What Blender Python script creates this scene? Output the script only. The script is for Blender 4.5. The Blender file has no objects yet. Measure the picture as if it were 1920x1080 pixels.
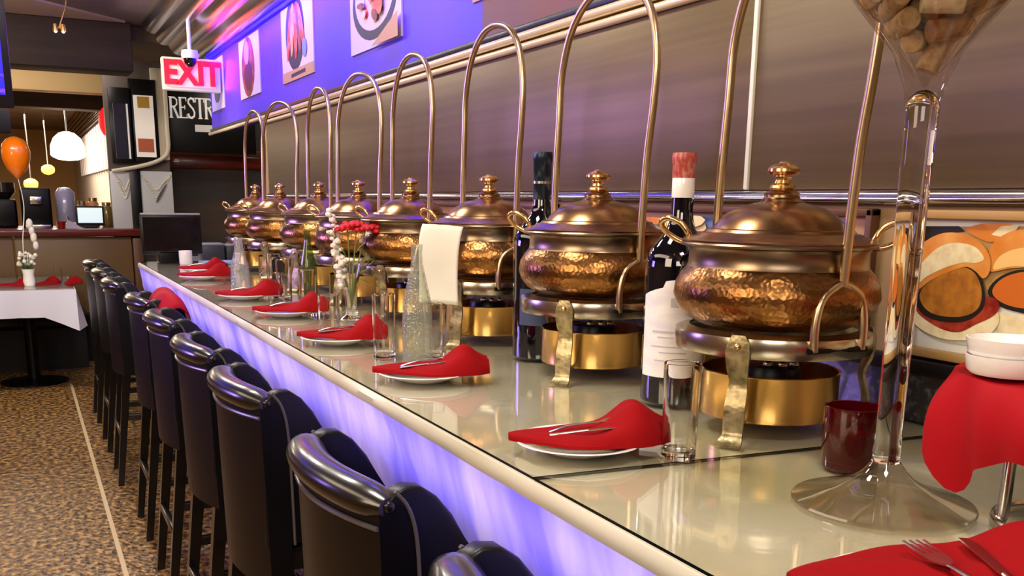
import bpy, bmesh, math, random
from mathutils import Vector, Matrix, noise
PI = math.pi
random.seed(7)
S = bpy.context.scene
COL = S.collection

# ------------------------------------------------------------------ camera
F_PX, CY = 1800.0, 787.4
cam_data = bpy.data.cameras.new('camera')
cam = bpy.data.objects.new('camera', cam_data)
COL.objects.link(cam)
CAM = Vector((0, 0, 1.413))
RM = Matrix(((0.8934868160292189, 0.08909942569972845, -0.44016201780929204),
             (-0.4489208782244531, 0.20405145630903246, -0.8699615211446704),
             (0.012302628831056027, 0.9748970691914823, 0.22231587843809916)))
cam.matrix_world = Matrix.Translation(CAM) @ RM.to_4x4()
cam_data.sensor_width = 36
cam_data.lens = F_PX / 1920 * 36
cam_data.shift_y = (CY - 540) / 1920
cam_data.clip_start = 0.05
S.camera = cam

# ------------------------------------------------------------------ world, exposure
S.view_settings.view_transform = 'Standard'
S.view_settings.look = 'None'
S.view_settings.gamma = 1
S.view_settings.use_curve_mapping = False
S.view_settings.exposure = 0.0
W = bpy.data.worlds.new('world'); S.world = W; W.use_nodes = True
W.node_tree.nodes['Background'].inputs[0].default_value = (0.9, 0.8, 0.75, 1)
W.node_tree.nodes['Background'].inputs[1].default_value = 0.03

def area(name, loc, target, sx, sy, power, color=(1, 1, 1), spread=180):
    l = bpy.data.lights.new(name, 'AREA'); l.shape = 'RECTANGLE'
    l.size, l.size_y, l.energy, l.color = sx, sy, power, color
    l.spread = math.radians(spread)
    o = bpy.data.objects.new(name, l); COL.objects.link(o)
    d = Vector(target) - Vector(loc)
    o.location = loc; o.rotation_euler = d.to_track_quat('-Z', 'Y').to_euler()
    return o
def lin(name, loc, direction, length, width, power, color, spread=180):      # long strip light running along world y
    l = bpy.data.lights.new(name, 'AREA'); l.shape = 'RECTANGLE'
    l.size, l.size_y, l.energy, l.color = width, length, power, color; l.spread = math.radians(spread)
    o = bpy.data.objects.new(name, l); COL.objects.link(o)
    z = -Vector(direction).normalized(); y = Vector((0, 1, 0)); x = y.cross(z).normalized(); y = z.cross(x)
    m = Matrix((x, y, z)).transposed().to_4x4(); m.translation = loc
    o.matrix_world = m
    return o
WARM = (1.0, 0.80, 0.58)
NEUT = (1.0, 0.90, 0.80)
# ceiling panels above the aisle and the bar
for i, (x, y, p) in enumerate([(0.35, 0.1, 20), (0.35, 1.7, 20), (0.35, 3.3, 20), (0.35, 4.9, 18), (0.35, 6.5, 18)]):
    area('ceiling_lamp_light', (x, y, 2.60), (x + 0.25, y, 0), 0.35, 0.35, p, NEUT)
area('aisle_lamp_light', (-1.4, 2.6, 2.60), (-1.4, 2.6, 0), 0.8, 3.5, 45, WARM)
area('aisle_lamp_light', (-0.6, 6.6, 2.62), (0.0, 8.6, 0.8), 1.2, 0.4, 44, NEUT)
area('ceiling_fill_light', (-1.6, 5.6, 1.75), (-0.4, 6.9, 2.66), 0.5, 0.5, 16, WARM)  # uplights added to brighten the ceiling; no fixtures stand there
area('ceiling_fill_light', (-1.2, 9.2, 1.9), (-0.2, 10.0, 2.45), 0.6, 0.3, 7, WARM)
area('front_fill_light', (-1.9, 0.6, 2.2), (1.0, 1.8, 1.2), 1.2, 1.0, 38, (1.0, 0.78, 0.55))  # added fill, brightens the fronts of the dishes
area('room_lamp_light', (-1.2, -1.6, 2.5), (0.8, 1.5, 1.1), 1.4, 1.0, 45, NEUT)
area('violet_fill_light', (-2.7, 5.4, 1.95), (1.3, 3.5, 1.65), 2.0, 0.8, 26, (0.40, 0.25, 1.0), 60)  # added light, tints the steel panels violet; no sign hangs there
lin('cornice_fill_light', (0.55, 5.0, 2.45), (1, 0, 0.28), 5.0, 0.04, 5, NEUT, 90)  # added strip, puts bright streaks on the cornice metal
area('end_wall_fill_light', (0.75, 6.5, 1.75), (1.3, 6.75, 1.93), 0.3, 0.1, 1.6, NEUT, 120)  # added warm fill on the far end of the upper wall
# blue strips: one along the foot of the cornice, one under the counter lip
lin('blue_wall_strip_light', (1.19, 5.15, 2.335), (1.0, 0, -0.75), 4.6, 0.05, 62, (0.09, 0.02, 1.0), 100)
lin('blue_counter_strip_light', (0.635, 2.55, 1.022), (-1, 0, -0.55), 6.0, 0.02, 8.8, (0.34, 0.26, 1.0))
# lights of the far room and the restroom corridor
area('far_room_light', (-0.4, 13.5, 2.4), (-0.4, 13.5, 0), 2.2, 4.0, 300, WARM)
area('far_room_light', (0.0, 9.4, 2.5), (0.3, 10.4, 1.2), 1.6, 0.4, 16, NEUT)
area('corridor_light', (2.0, 9.0, 2.5), (1.8, 9.7, 0.9), 0.6, 0.3, 5, NEUT)

# ------------------------------------------------------------------ helpers
def srgb(h):
    if isinstance(h, str):
        h = h.lstrip('#'); c = [int(h[i:i + 2], 16) / 255 for i in (0, 2, 4)]
    else: c = h
    return tuple(((v + 0.055) / 1.055) ** 2.4 if v > 0.04045 else v / 12.92 for v in c) + (1,)
MATS = {}
def mat(name, color='#808080', rough=0.5, metal=0.0, coat=0.0, coat_rough=0.03, emit=None, strength=0.0,
        spec=0.5, trans=0.0, ior=1.45, noise_=None, bump=None, sheen=0.0, aniso=0.0, alpha=1.0):
    """noise_ = (scale, colour2, stretch xyz, detail, lo, hi); bump = (kind, scale, strength, distance, stretch)"""
    if name in MATS: return MATS[name]
    m = bpy.data.materials.new(name); m.use_nodes = True
    nt = m.node_tree; b = nt.nodes['Principled BSDF']
    def put(k, v):
        if k in b.inputs: b.inputs[k].default_value = v
    put('Base Color', srgb(color)); put('Roughness', rough); put('Metallic', metal)
    put('Coat Weight', coat); put('Coat Roughness', coat_rough); put('Specular IOR Level', spec)
    put('Transmission Weight', trans); put('IOR', ior); put('Sheen Weight', sheen); put('Alpha', alpha)
    put('Anisotropic', aniso)
    if emit: put('Emission Color', srgb(emit)); put('Emission Strength', strength)
    def coords(st):
        tc = nt.nodes.new('ShaderNodeTexCoord'); mp = nt.nodes.new('ShaderNodeMapping')
        mp.inputs['Scale'].default_value = st
        nt.links.new(tc.outputs['Object'], mp.inputs['Vector']); return mp.outputs['Vector']
    if noise_:
        sc, c2, st, det, lo, hi = noise_
        n = nt.nodes.new('ShaderNodeTexNoise'); n.inputs['Scale'].default_value = sc; n.inputs['Detail'].default_value = det
        nt.links.new(coords(st), n.inputs['Vector'])
        r = nt.nodes.new('ShaderNodeValToRGB'); r.color_ramp.elements[0].position = lo; r.color_ramp.elements[1].position = hi
        r.color_ramp.elements[0].color = srgb(color); r.color_ramp.elements[1].color = srgb(c2)
        nt.links.new(n.outputs['Fac'], r.inputs['Fac']); nt.links.new(r.outputs['Color'], b.inputs['Base Color'])
    if bump:
        kind, sc, stg, dist, st = bump
        if kind == 'voronoi':
            n = nt.nodes.new('ShaderNodeTexVoronoi'); n.inputs['Scale'].default_value = sc; out = n.outputs['Distance']
        else:
            n = nt.nodes.new('ShaderNodeTexNoise'); n.inputs['Scale'].default_value = sc; n.inputs['Detail'].default_value = 4; out = n.outputs['Fac']
        nt.links.new(coords(st), n.inputs['Vector'])
        bp = nt.nodes.new('ShaderNodeBump'); bp.inputs['Strength'].default_value = stg; bp.inputs['Distance'].default_value = dist
        nt.links.new(out, bp.inputs['Height']); nt.links.new(bp.outputs['Normal'], b.inputs['Normal'])
    MATS[name] = m
    return m
def thin_glass(name, tint='#ffffff', rough=0.02, ior=1.5, milky=0.0, ribs=0):
    if name in MATS: return MATS[name]
    m = bpy.data.materials.new(name); m.use_nodes = True; nt = m.node_tree; nt.nodes.clear()
    o = nt.nodes.new('ShaderNodeOutputMaterial'); mx = nt.nodes.new('ShaderNodeMixShader')
    t = nt.nodes.new('ShaderNodeBsdfTransparent'); g = nt.nodes.new('ShaderNodeBsdfGlossy'); f = nt.nodes.new('ShaderNodeFresnel')
    t.inputs[0].default_value = srgb(tint); g.inputs['Roughness'].default_value = rough
    ge = nt.nodes.new('ShaderNodeNewGeometry'); mr = nt.nodes.new('ShaderNodeMapRange')      # same reflectance from both sides of the sheet
    mr.inputs['To Min'].default_value = ior; mr.inputs['To Max'].default_value = 1 / ior
    nt.links.new(ge.outputs['Backfacing'], mr.inputs['Value']); nt.links.new(mr.outputs['Result'], f.inputs[0])
    nt.links.new(f.outputs[0], mx.inputs[0]); nt.links.new(t.outputs[0], mx.inputs[1]); nt.links.new(g.outputs[0], mx.inputs[2])
    out = mx.outputs[0]
    if ribs:
        v = nt.nodes.new('ShaderNodeTexVoronoi'); v.inputs['Scale'].default_value = ribs; tc = nt.nodes.new('ShaderNodeTexCoord')
        bp = nt.nodes.new('ShaderNodeBump'); bp.inputs['Strength'].default_value = 0.8; bp.inputs['Distance'].default_value = 0.004
        nt.links.new(tc.outputs['Object'], v.inputs['Vector']); nt.links.new(v.outputs['Distance'], bp.inputs['Height'])
        nt.links.new(bp.outputs['Normal'], g.inputs['Normal']); nt.links.new(bp.outputs['Normal'], f.inputs['Normal'])
    if milky:
        d = nt.nodes.new('ShaderNodeBsdfTranslucent'); d2 = nt.nodes.new('ShaderNodeBsdfDiffuse'); m2 = nt.nodes.new('ShaderNodeMixShader'); m3 = nt.nodes.new('ShaderNodeMixShader')
        d.inputs[0].default_value = d2.inputs[0].default_value = srgb(tint); m3.inputs[0].default_value = 0.5; m2.inputs[0].default_value = milky
        nt.links.new(d.outputs[0], m3.inputs[1]); nt.links.new(d2.outputs[0], m3.inputs[2]); nt.links.new(out, m2.inputs[1]); nt.links.new(m3.outputs[0], m2.inputs[2]); out = m2.outputs[0]
    nt.links.new(out, o.inputs[0]); MATS[name] = m; return m
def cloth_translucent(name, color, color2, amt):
    """sheer woven cloth; slantwise streaks of violet light put into its tint, denser cloth passing less light"""
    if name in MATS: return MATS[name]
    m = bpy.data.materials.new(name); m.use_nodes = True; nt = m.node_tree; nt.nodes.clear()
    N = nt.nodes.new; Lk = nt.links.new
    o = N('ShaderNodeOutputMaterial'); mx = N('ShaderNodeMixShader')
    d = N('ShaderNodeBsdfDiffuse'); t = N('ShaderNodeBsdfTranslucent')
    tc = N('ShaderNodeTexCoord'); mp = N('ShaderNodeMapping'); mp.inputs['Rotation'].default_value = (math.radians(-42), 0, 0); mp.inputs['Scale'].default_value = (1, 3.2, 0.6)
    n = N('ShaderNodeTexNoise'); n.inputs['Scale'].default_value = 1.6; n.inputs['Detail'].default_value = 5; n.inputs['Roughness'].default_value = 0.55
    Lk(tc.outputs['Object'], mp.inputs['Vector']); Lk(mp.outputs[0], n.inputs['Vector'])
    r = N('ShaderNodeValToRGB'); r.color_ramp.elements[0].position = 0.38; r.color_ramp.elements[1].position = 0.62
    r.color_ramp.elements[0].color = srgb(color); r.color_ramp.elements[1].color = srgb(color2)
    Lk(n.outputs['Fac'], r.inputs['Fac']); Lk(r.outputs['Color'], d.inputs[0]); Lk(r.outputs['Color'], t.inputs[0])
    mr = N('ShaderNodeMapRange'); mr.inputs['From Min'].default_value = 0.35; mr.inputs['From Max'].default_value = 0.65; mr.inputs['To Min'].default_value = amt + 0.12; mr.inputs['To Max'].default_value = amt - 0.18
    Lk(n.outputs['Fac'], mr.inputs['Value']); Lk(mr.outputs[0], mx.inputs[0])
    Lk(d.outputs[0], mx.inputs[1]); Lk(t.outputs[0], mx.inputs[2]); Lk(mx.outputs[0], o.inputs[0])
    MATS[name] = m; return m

def tag(o, label=None, cat=None, group=None, kind=None):
    if label: o['label'] = label
    if cat: o['category'] = cat
    if group: o['group'] = group
    if kind: o['kind'] = kind
    return o
def thing(name, label, cat, loc=(0, 0, 0), rz=0, group=None):
    o = bpy.data.objects.new(name, None); o.empty_display_size = 0.05; COL.objects.link(o)
    o.location = loc; o.rotation_euler = (0, 0, rz)
    return tag(o, label, cat, group)
def link(name, bm, mats, parent=None, smooth=True, angle=38, loc=None):
    bmesh.ops.recalc_face_normals(bm, faces=bm.faces)
    me = bpy.data.meshes.new(name); bm.to_mesh(me); bm.free()
    for m in (mats if isinstance(mats, (list, tuple)) else [mats]): me.materials.append(m)
    if smooth:
        for p in me.polygons: p.use_smooth = True
        me.set_sharp_from_angle(angle=math.radians(angle))
    o = bpy.data.objects.new(name, me); COL.objects.link(o)
    if parent: o.parent = parent
    if loc: o.location = loc
    return o
def solo(name, bm, mats, label, cat, loc=(0, 0, 0), rz=0, group=None, **k):
    o = link(name, bm, mats, **k); o.location = loc; o.rotation_euler = (0, 0, rz)
    return tag(o, label, cat, group)
def struct(name, bm, mats, **k): return tag(link(name, bm, mats, **k), kind='structure')
def dup(root, loc=None, rz=None, label=None):
    def cp(o, par):
        c = o.copy(); COL.objects.link(c); c.parent = par
        for ch in list(kids.get(o.name, [])): cp(ch, c)
        return c
    kids = {}
    def walk(o):
        kids[o.name] = list(o.children)
        for ch in o.children: walk(ch)
    walk(root)
    r = cp(root, None)
    if loc is not None: r.location = loc
    if rz is not None: r.rotation_euler = (0, 0, rz)
    if label: r['label'] = label
    return r
def box(bm, x0, x1, y0, y1, z0, z1, bev=0.0, seg=2, mi=0):
    r = bmesh.ops.create_cube(bm, size=1.0)
    vs = r['verts']
    for v in vs:
        v.co = Vector(((x0 + x1) / 2 + v.co.x * (x1 - x0), (y0 + y1) / 2 + v.co.y * (y1 - y0), (z0 + z1) / 2 + v.co.z * (z1 - z0)))
    fs = list({f for v in vs for f in v.link_faces})
    for f in fs: f.material_index = mi
    if bev > 0:
        es = list({e for v in vs for e in v.link_edges})
        bmesh.ops.bevel(bm, geom=es, offset=bev, segments=seg, profile=0.5, affect='EDGES')
    return bm
def B(*a, **k): return box(bmesh.new(), *a, **k)
def lathe(bm, prof, n=48, c=(0, 0, 0), mi=0, close=False):
    rings = []
    for (r, z) in prof:
        if r < 1e-6: rings.append([bm.verts.new((c[0], c[1], c[2] + z))])
        else: rings.append([bm.verts.new((c[0] + r * math.cos(2 * PI * k / n), c[1] + r * math.sin(2 * PI * k / n), c[2] + z)) for k in range(n)])
    pairs = list(zip(rings, rings[1:]))
    if close: pairs.append((rings[-1], rings[0]))
    for a, b in pairs:
        for k in range(n):
            k2 = (k + 1) % n
            if len(a) == 1 and len(b) == 1: continue
            if len(a) == 1: f = bm.faces.new((a[0], b[k], b[k2]))
            elif len(b) == 1: f = bm.faces.new((a[k], a[k2], b[0]))
            else: f = bm.faces.new((a[k], a[k2], b[k2], b[k]))
            f.material_index = mi
    return bm
def L(*a, **k): return lathe(bmesh.new(), *a, **k)
def catmull(P, n=6, closed=False):
    P = [Vector(p) for p in P]; out = []; m = len(P)
    rng = range(m) if closed else range(m - 1)
    for i in rng:
        g = (lambda k: P[k % m]) if closed else (lambda k: P[min(max(k, 0), m - 1)])
        p0, p1, p2, p3 = g(i - 1), g(i), g(i + 1), g(i + 2)
        for j in range(n):
            t = j / n
            out.append(0.5 * ((2 * p1) + (-p0 + p2) * t + (2 * p0 - 5 * p1 + 4 * p2 - p3) * t * t + (-p0 + 3 * p1 - 3 * p2 + p3) * t ** 3))
    if not closed: out.append(P[-1])
    return out
def tube(bm, pts, r, n=10, closed=False, flat=1.0, mi=0, up=None):
    pts = [Vector(p) for p in pts]; m = len(pts)
    rad = r if callable(r) else (lambda t: r)
    tang = []
    for i in range(m):
        a = pts[(i - 1) % m] if closed or i > 0 else pts[0]
        b = pts[(i + 1) % m] if closed or i < m - 1 else pts[-1]
        tang.append((b - a).normalized())
    nrm = Vector(up) if up else (Vector((0, 0, 1)) if abs(tang[0].z) < 0.9 else Vector((1, 0, 0)))
    rings = []
    for i in range(m):
        t = tang[i]
        nrm = (nrm - t * nrm.dot(t)).normalized(); bn = t.cross(nrm)
        rr = rad(i / max(1, m - 1))
        rings.append([bm.verts.new(pts[i] + nrm * rr * math.cos(2 * PI * k / n) * flat + bn * rr * math.sin(2 * PI * k / n)) for k in range(n)])
    for i in range(m if closed else m - 1):
        a, b = rings[i], rings[(i + 1) % m]
        for k in range(n):
            f = bm.faces.new((a[k], a[(k + 1) % n], b[(k + 1) % n], b[k])); f.material_index = mi
    if not closed:
        bm.faces.new(list(reversed(rings[0]))).material_index = mi; bm.faces.new(rings[-1]).material_index = mi
    return bm
def T(*a, **k): return tube(bmesh.new(), *a, **k)
def prism(bm, poly, y0, y1, axis='y', mi=0):
    """extrude a polygon: axis y -> poly is (x,z); axis x -> poly is (y,z); axis z -> poly is (x,y)"""
    def P(p, t): return {'y': (p[0], t, p[1]), 'x': (t, p[0], p[1]), 'z': (p[0], p[1], t)}[axis]
    a = [bm.verts.new(P(p, y0)) for p in poly]; b = [bm.verts.new(P(p, y1)) for p in poly]
    bm.faces.new(a).material_index = mi; bm.faces.new(list(reversed(b))).material_index = mi
    for i in range(len(poly)):
        j = (i + 1) % len(poly); bm.faces.new((a[i], b[i], b[j], a[j])).material_index = mi
    return bm
def grid(bm, fn, nu, nv, mi=0, closed_u=False):
    V = [[bm.verts.new(fn(i / nu, j / nv)) for j in range(nv + 1)] for i in range(nu + 1)]
    for i in range(nu):
        for j in range(nv):
            bm.faces.new((V[i][j], V[i + 1][j], V[i + 1][j + 1], V[i][j + 1])).material_index = mi
    return bm
def ico(bm, c, r, sc=(1, 1, 1), sub=2, mi=0):
    g = bmesh.ops.create_icosphere(bm, subdivisions=sub, radius=r)
    for v in g['verts']: v.co = Vector((c[0] + v.co.x * sc[0], c[1] + v.co.y * sc[1], c[2] + v.co.z * sc[2]))
    for f in {f for v in g['verts'] for f in v.link_faces}: f.material_index = mi
    return bm
def text_bm(s, size, extrude=0.002, xs=1.0, offset=0.0):
    c = bpy.data.curves.new('lettering', 'FONT'); c.body = s; c.size = size; c.extrude = extrude; c.offset = offset
    c.align_x = 'CENTER'; c.align_y = 'CENTER'
    o = bpy.data.objects.new('lettering', c); COL.objects.link(o)
    dg = bpy.context.evaluated_depsgraph_get(); me = bpy.data.meshes.new_from_object(o.evaluated_get(dg))
    bm = bmesh.new(); bm.from_mesh(me)
    for v in bm.verts: v.co = Vector((v.co.x * xs, -v.co.z, v.co.y))      # stands up, facing -y
    bpy.data.objects.remove(o); return bm
def at(px, py, Y):      # a measured point of the far end of the room, at distance Y down the aisle
    x = (px - 960) / F_PX; y = -(py - CY) / F_PX
    d = RM @ Vector((x, y, -1)); return CAM + d * (Y / d.y)

# ------------------------------------------------------------------ materials
Z = 1.07                                    # counter top
WX = 1.30                                   # right wall plane
copper = mat('copper', '#a87e56', 0.27, 1.0, noise_=(9, '#7c5e42', (1, 1, 2.5), 4, 0.35, 0.7))
copper_ham = mat('hammered_copper', '#a6723c', 0.28, 1.0, noise_=(12, '#5e4430', (1, 1, 2), 4, 0.35, 0.7), bump=('voronoi', 150, 0.3, 0.002, (1, 1, 1)))
copper_dull = mat('tarnished_copper', '#a08a70', 0.3, 1.0, noise_=(10, '#6d5a48', (1, 1, 2), 4, 0.3, 0.7))
brass = mat('brass', '#dcb47a', 0.2, 1.0)
brass_leg = mat('aged_brass', '#b0a27c', 0.4, 0.9, noise_=(60, '#7c7050', (1, 1, 1), 3, 0.4, 0.65), bump=('voronoi', 160, 0.2, 0.002, (1, 1, 1)))
gold_drum = mat('polished_gold_brass', '#dcae68', 0.2, 1.0)
pewter = mat('pewter', '#b8ad98', 0.22, 1.0)
steel = mat('steel', '#c8c4be', 0.2, 1.0)
rod_m = mat('rod_brass', '#c8b08c', 0.28, 1.0)
black_metal = mat('black_metal', '#0c0c0e', 0.35, 0.6)
leather = mat('black_leather', '#060506', 0.4, 0.0, spec=0.3, coat=0.12, coat_rough=0.25, bump=('noise', 260, 0.12, 0.001, (1, 1, 1)))
leather_roll = mat('black_roll_leather', '#0e0b09', 0.30, 0.0, coat=0.6, coat_rough=0.14, bump=('noise', 180, 0.08, 0.001, (1, 1, 1)))
piping_m = mat('piping', '#4a4648', 0.3, 0.0, coat=0.6, coat_rough=0.2)
leg_black = mat('black_lacquer', '#0b0808', 0.28, 0.0, coat=0.4, coat_rough=0.15)
cloth_top = mat('tablecloth', '#d4cec2', 0.6, 0.0, noise_=(3, '#b3ab86', (1.4, 0.7, 1), 3, 0.35, 0.75))
cloth_skirt = cloth_translucent('sheer_skirt', '#a8a0dc', '#f4f0f2', 0.6)  # lavender streaks put the violet light on the folds into the cloth colour
white_china = mat('white_china', '#f0ece8', 0.2, 0.0, coat=0.5)
red_cloth = mat('red_cloth', '#8c060c', 0.85, 0.0, spec=0.15, bump=('noise', 60, 0.12, 0.002, (1, 1, 1)))
red_satin = mat('red_satin', '#9c0210', 0.7, 0.0, spec=0.2, bump=('noise', 30, 0.08, 0.002, (1, 1, 1)))
glass = mat('clear_glass', '#ffffff', 0.0, 0.0, trans=1.0, ior=1.46)
rib_glass = thin_glass('ribbed_glass', '#f4f6ee', 0.08, 1.5, 0.10, 130)
green_glass = thin_glass('green_glass', '#cdd6a4', 0.04, 1.5, 0.06)
red_glass = mat('red_glass', '#6a0610', 0.06, 0.0, trans=0.75, ior=1.46)
dark_glass = mat('dark_bottle_glass', '#05060f', 0.05, 0.0, coat=0.6, spec=0.7)
bowl_glass = thin_glass('bowl_glass', '#f6f3ee')
foot_glass = thin_glass('foot_glass', '#f2eee8', 0.04, 1.75)
pane_glass = thin_glass('pane_glass', '#fbfbf6', 0.035, 1.55)
pane_edge = mat('pane_edge', '#060a08', 0.25)
paper = mat('paper', '#efe9dc', 0.7, noise_=(6, '#ddd5c5', (1, 1, 1), 2, 0.4, 0.7))
cork_m = mat('cork', '#b5946c', 0.8, noise_=(90, '#7d5c40', (1, 1, 1), 4, 0.45, 0.75))
cork_pale = mat('pale_cork', '#cdbb9c', 0.8, noise_=(90, '#a58a68', (1, 1, 1), 4, 0.45, 0.75))
cork_dark = mat('dark_cork', '#93683f', 0.8, noise_=(90, '#66442c', (1, 1, 1), 4, 0.45, 0.75))
steel_panel = mat('brushed_steel_panel', '#6e5c3c', 0.42, 0.55, noise_=(3.5, '#605034', (1, 0.25, 14), 5, 0.3, 0.7), bump=('noise', 40, 0.05, 0.001, (1, 0.06, 9)))
blue_lit_paint = mat('upper_wall_blue_lit', '#4c30c0', 0.5, noise_=(2, '#5836b4', (1, 1, 1), 2, 0.4, 0.7))  # blue strip light put into the colour of the upper wall
wall_paint = mat('beige_paint', '#a98a60', 0.7)
brown_wall = mat('brown_wall', '#8a6a48', 0.7)
ceil_m = mat('ceiling_paint', '#74644c', 0.7, noise_=(1.2, '#645440', (1, 1, 1), 2, 0.4, 0.6))
ceil_beige = mat('beige_ceiling', '#b09878', 0.7)
dark_beam = mat('dark_beam', '#30200e', 0.7, noise_=(2, '#24180a', (0.5, 4, 8), 3, 0.4, 0.6))
tan_beam = mat('tan_beam', '#b99a68', 0.6)
black_trim = mat('black_trim', '#0a0808', 0.35)
gold_trim = mat('pale_brass_trim', '#f0dcb0', 0.18, 1.0)
chrome = mat('chrome', '#c9cad2', 0.12, 1.0)
chrome_dark = mat('dark_chrome', '#5e5c60', 0.25, 1.0)
redwood = mat('red_brown_wood', '#6a2216', 0.3, coat=0.4, noise_=(3, '#4c160e', (0.6, 6, 6), 3, 0.4, 0.6))
booth_m = mat('booth_vinyl', '#6e5433', 0.45)
cream = mat('cream_paint', '#d8cdb8', 0.45)
white_m = mat('white_cloth', '#d8d8e4', 0.75)
black_m = mat('black_matte', '#050505', 0.6)
granite = mat('dark_granite', '#2a2a2c', 0.3, coat=0.3, noise_=(70, '#6a6a70', (1, 1, 1), 6, 0.5, 0.75))
tan_wood = mat('tan_wood', '#b08a52', 0.45)
brown_wood = mat('brown_wood', '#5c3822', 0.45)

def carpet():
    m = bpy.data.materials.new('patterned_floor'); m.use_nodes = True; nt = m.node_tree; b = nt.nodes['Principled BSDF']
    tc = nt.nodes.new('ShaderNodeTexCoord'); mp = nt.nodes.new('ShaderNodeMapping'); mp.inputs['Scale'].default_value = (1, 0.8, 1)
    nt.links.new(tc.outputs['Object'], mp.inputs['Vector'])
    v = nt.nodes.new('ShaderNodeTexVoronoi'); v.inputs['Scale'].default_value = 52
    n = nt.nodes.new('ShaderNodeTexNoise'); n.inputs['Scale'].default_value = 38; n.inputs['Detail'].default_value = 5
    nt.links.new(mp.outputs[0], v.inputs['Vector']); nt.links.new(mp.outputs[0], n.inputs['Vector'])
    r = nt.nodes.new('ShaderNodeValToRGB'); e = r.color_ramp.elements
    e[0].position = 0.36; e[0].color = srgb('#2c1c0e'); e[1].position = 0.66; e[1].color = srgb('#c89c5c')
    e.new(0.5).color = srgb('#7a5830')
    nt.links.new(n.outputs['Fac'], r.inputs['Fac']); nt.links.new(r.outputs['Color'], b.inputs['Base Color'])
    b.inputs['Roughness'].default_value = 0.36; b.inputs['Specular IOR Level'].default_value = 0.7
    bp = nt.nodes.new('ShaderNodeBump'); bp.inputs['Strength'].default_value = 0.8; bp.inputs['Distance'].default_value = 0.006
    nt.links.new(v.outputs['Distance'], bp.inputs['Height']); nt.links.new(bp.outputs['Normal'], b.inputs['Normal'])
    return m
floor_m = carpet()

# ------------------------------------------------------------------ setting
struct('floor', B(-3.0, 3.2, -2.5, 20.0, -0.05, 0.0), floor_m, smooth=False)
struct('trim_floor', B(0.236, 0.254, -2.5, 8.0, 0.0, 0.003), mat('floor_strip', '#d9c29a', 0.35), smooth=False)
struct('ceiling', B(-3.0, 1.42, -2.5, 8.2, 2.66, 2.72), ceil_m, smooth=False)
struct('trim_ceiling', prism(bmesh.new(), [(-3.0, 7.1), (0.2, 7.35), (0.82, 7.95), (-3.0, 7.95)], 2.645, 2.66, axis='z'), ceil_beige, smooth=False)
struct('ceiling_far', B(-3.0, 3.2, 8.2, 20.0, 2.56, 2.72), ceil_m, smooth=False)
struct('wall_left', B(-3.1, -3.0, -2.5, 20.0, 0, 2.72), brown_wall, smooth=False)
struct('wall_back', B(-3.0, 1.4, -2.6, -2.5, 0, 2.72), wall_paint, smooth=False)
struct('wall_right', B(WX, 1.42, -2.5, 5.75, 0, 1.875), wall_paint, smooth=False)
struct('wall_right_upper', B(WX, 1.42, 2.80, 7.40, 1.875, 2.66), blue_lit_paint, smooth=False)
struct('wall_right_upper_near', B(WX, 1.42, -2.5, 2.80, 1.875, 2.66), mat('upper_wall_blue_fading', '#74402c', 0.5, noise_=(1.5, '#5a4058', (1, 1, 1), 2, 0.35, 0.7)), smooth=False)  # same wall nearer the camera, fading blue light put into its colour
struct('wall_corridor', B(3.1, 3.2, 5.75, 9.9, 0, 2.6), brown_wall, smooth=False)
struct('wall_corridor_near', B(1.42, 3.2, 5.65, 5.75, 0, 2.6), brown_wall, smooth=False)
struct('wall_far', B(-3.0, 3.2, 20.0, 20.1, 0, 2.72), mat('far_wall', '#a88454', 0.7), smooth=False)
# end wall of the restroom corridor: panelled, with a red-brown rail
bm = B(1.26, 3.1, 9.9, 10.0, 0, 2.6)
struct('wall_end', bm, mat('dark_panelling', '#3a3433', 0.5, noise_=(1.5, '#4c3c34', (0.5, 1, 7), 3, 0.4, 0.6)), smooth=False)
struct('trim_end', B(1.26, 3.1, 9.86, 9.9, 1.68, 1.80, bev=0.01), redwood)
struct('trim_end_upper', B(1.26, 3.1, 9.86, 9.9, 1.80, 1.86, bev=0.005), brown_wood)
struct('ceiling_corridor', B(1.42, 3.2, 5.75, 8.0, 2.60, 2.66), ceil_m, smooth=False)
# rails at the foot of the upper wall
struct('trim_black_rail', B(WX - 0.016, WX, -2.5, 7.4, 1.869, 1.888, bev=0.004), black_trim)
bm = bmesh.new()
tube(bm, [(WX - 0.018, -2.5, 1.855), (WX - 0.018, 7.4, 1.855)], 0.012, n=12)
tube(bm, [(WX - 0.016, -2.5, 1.828), (WX - 0.016, 5.75, 1.828)], 0.010, n=12)
struct('trim_brass_rails', bm, mat('cream_gold_rail', '#f0dcae', 0.22, 0.35, coat=0.5))
struct('trim_wall_end', B(WX - 0.012, WX + 0.12, 5.66, 5.76, 1.07, 1.868, bev=0.004), wall_paint)
# brushed steel panels, each a sheet with a standing joint
ys = [-2.5, 1.535, 5.66]
for a, b in zip(ys, ys[1:]):
    struct('trim_steel_panel', B(WX - 0.010, WX, a + 0.004, b - 0.004, 1.44, 1.822, bev=0.002), steel_panel)
struct('trim_panel_joint', B(WX - 0.016, WX - 0.002, 1.529, 1.541, 1.44, 1.822, bev=0.003), mat('pale_joint', '#e0dccf', 0.35))
bm = bmesh.new(); box(bm, WX - 0.022, WX, -2.5, 5.66, 1.415, 1.438, bev=0.006)
tube(bm, [(WX - 0.02, -2.5, 1.424), (WX - 0.02, 5.66, 1.424)], 0.007)
struct('trim_chrome_rail', bm, chrome)
struct('trim_black_ledge', B(WX - 0.03, WX, -2.5, 5.7, 1.148, 1.172, bev=0.003), black_trim)
struct('trim_granite_backsplash', B(WX - 0.015, WX, -2.5, 5.7, 1.066, 1.15), granite)
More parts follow.
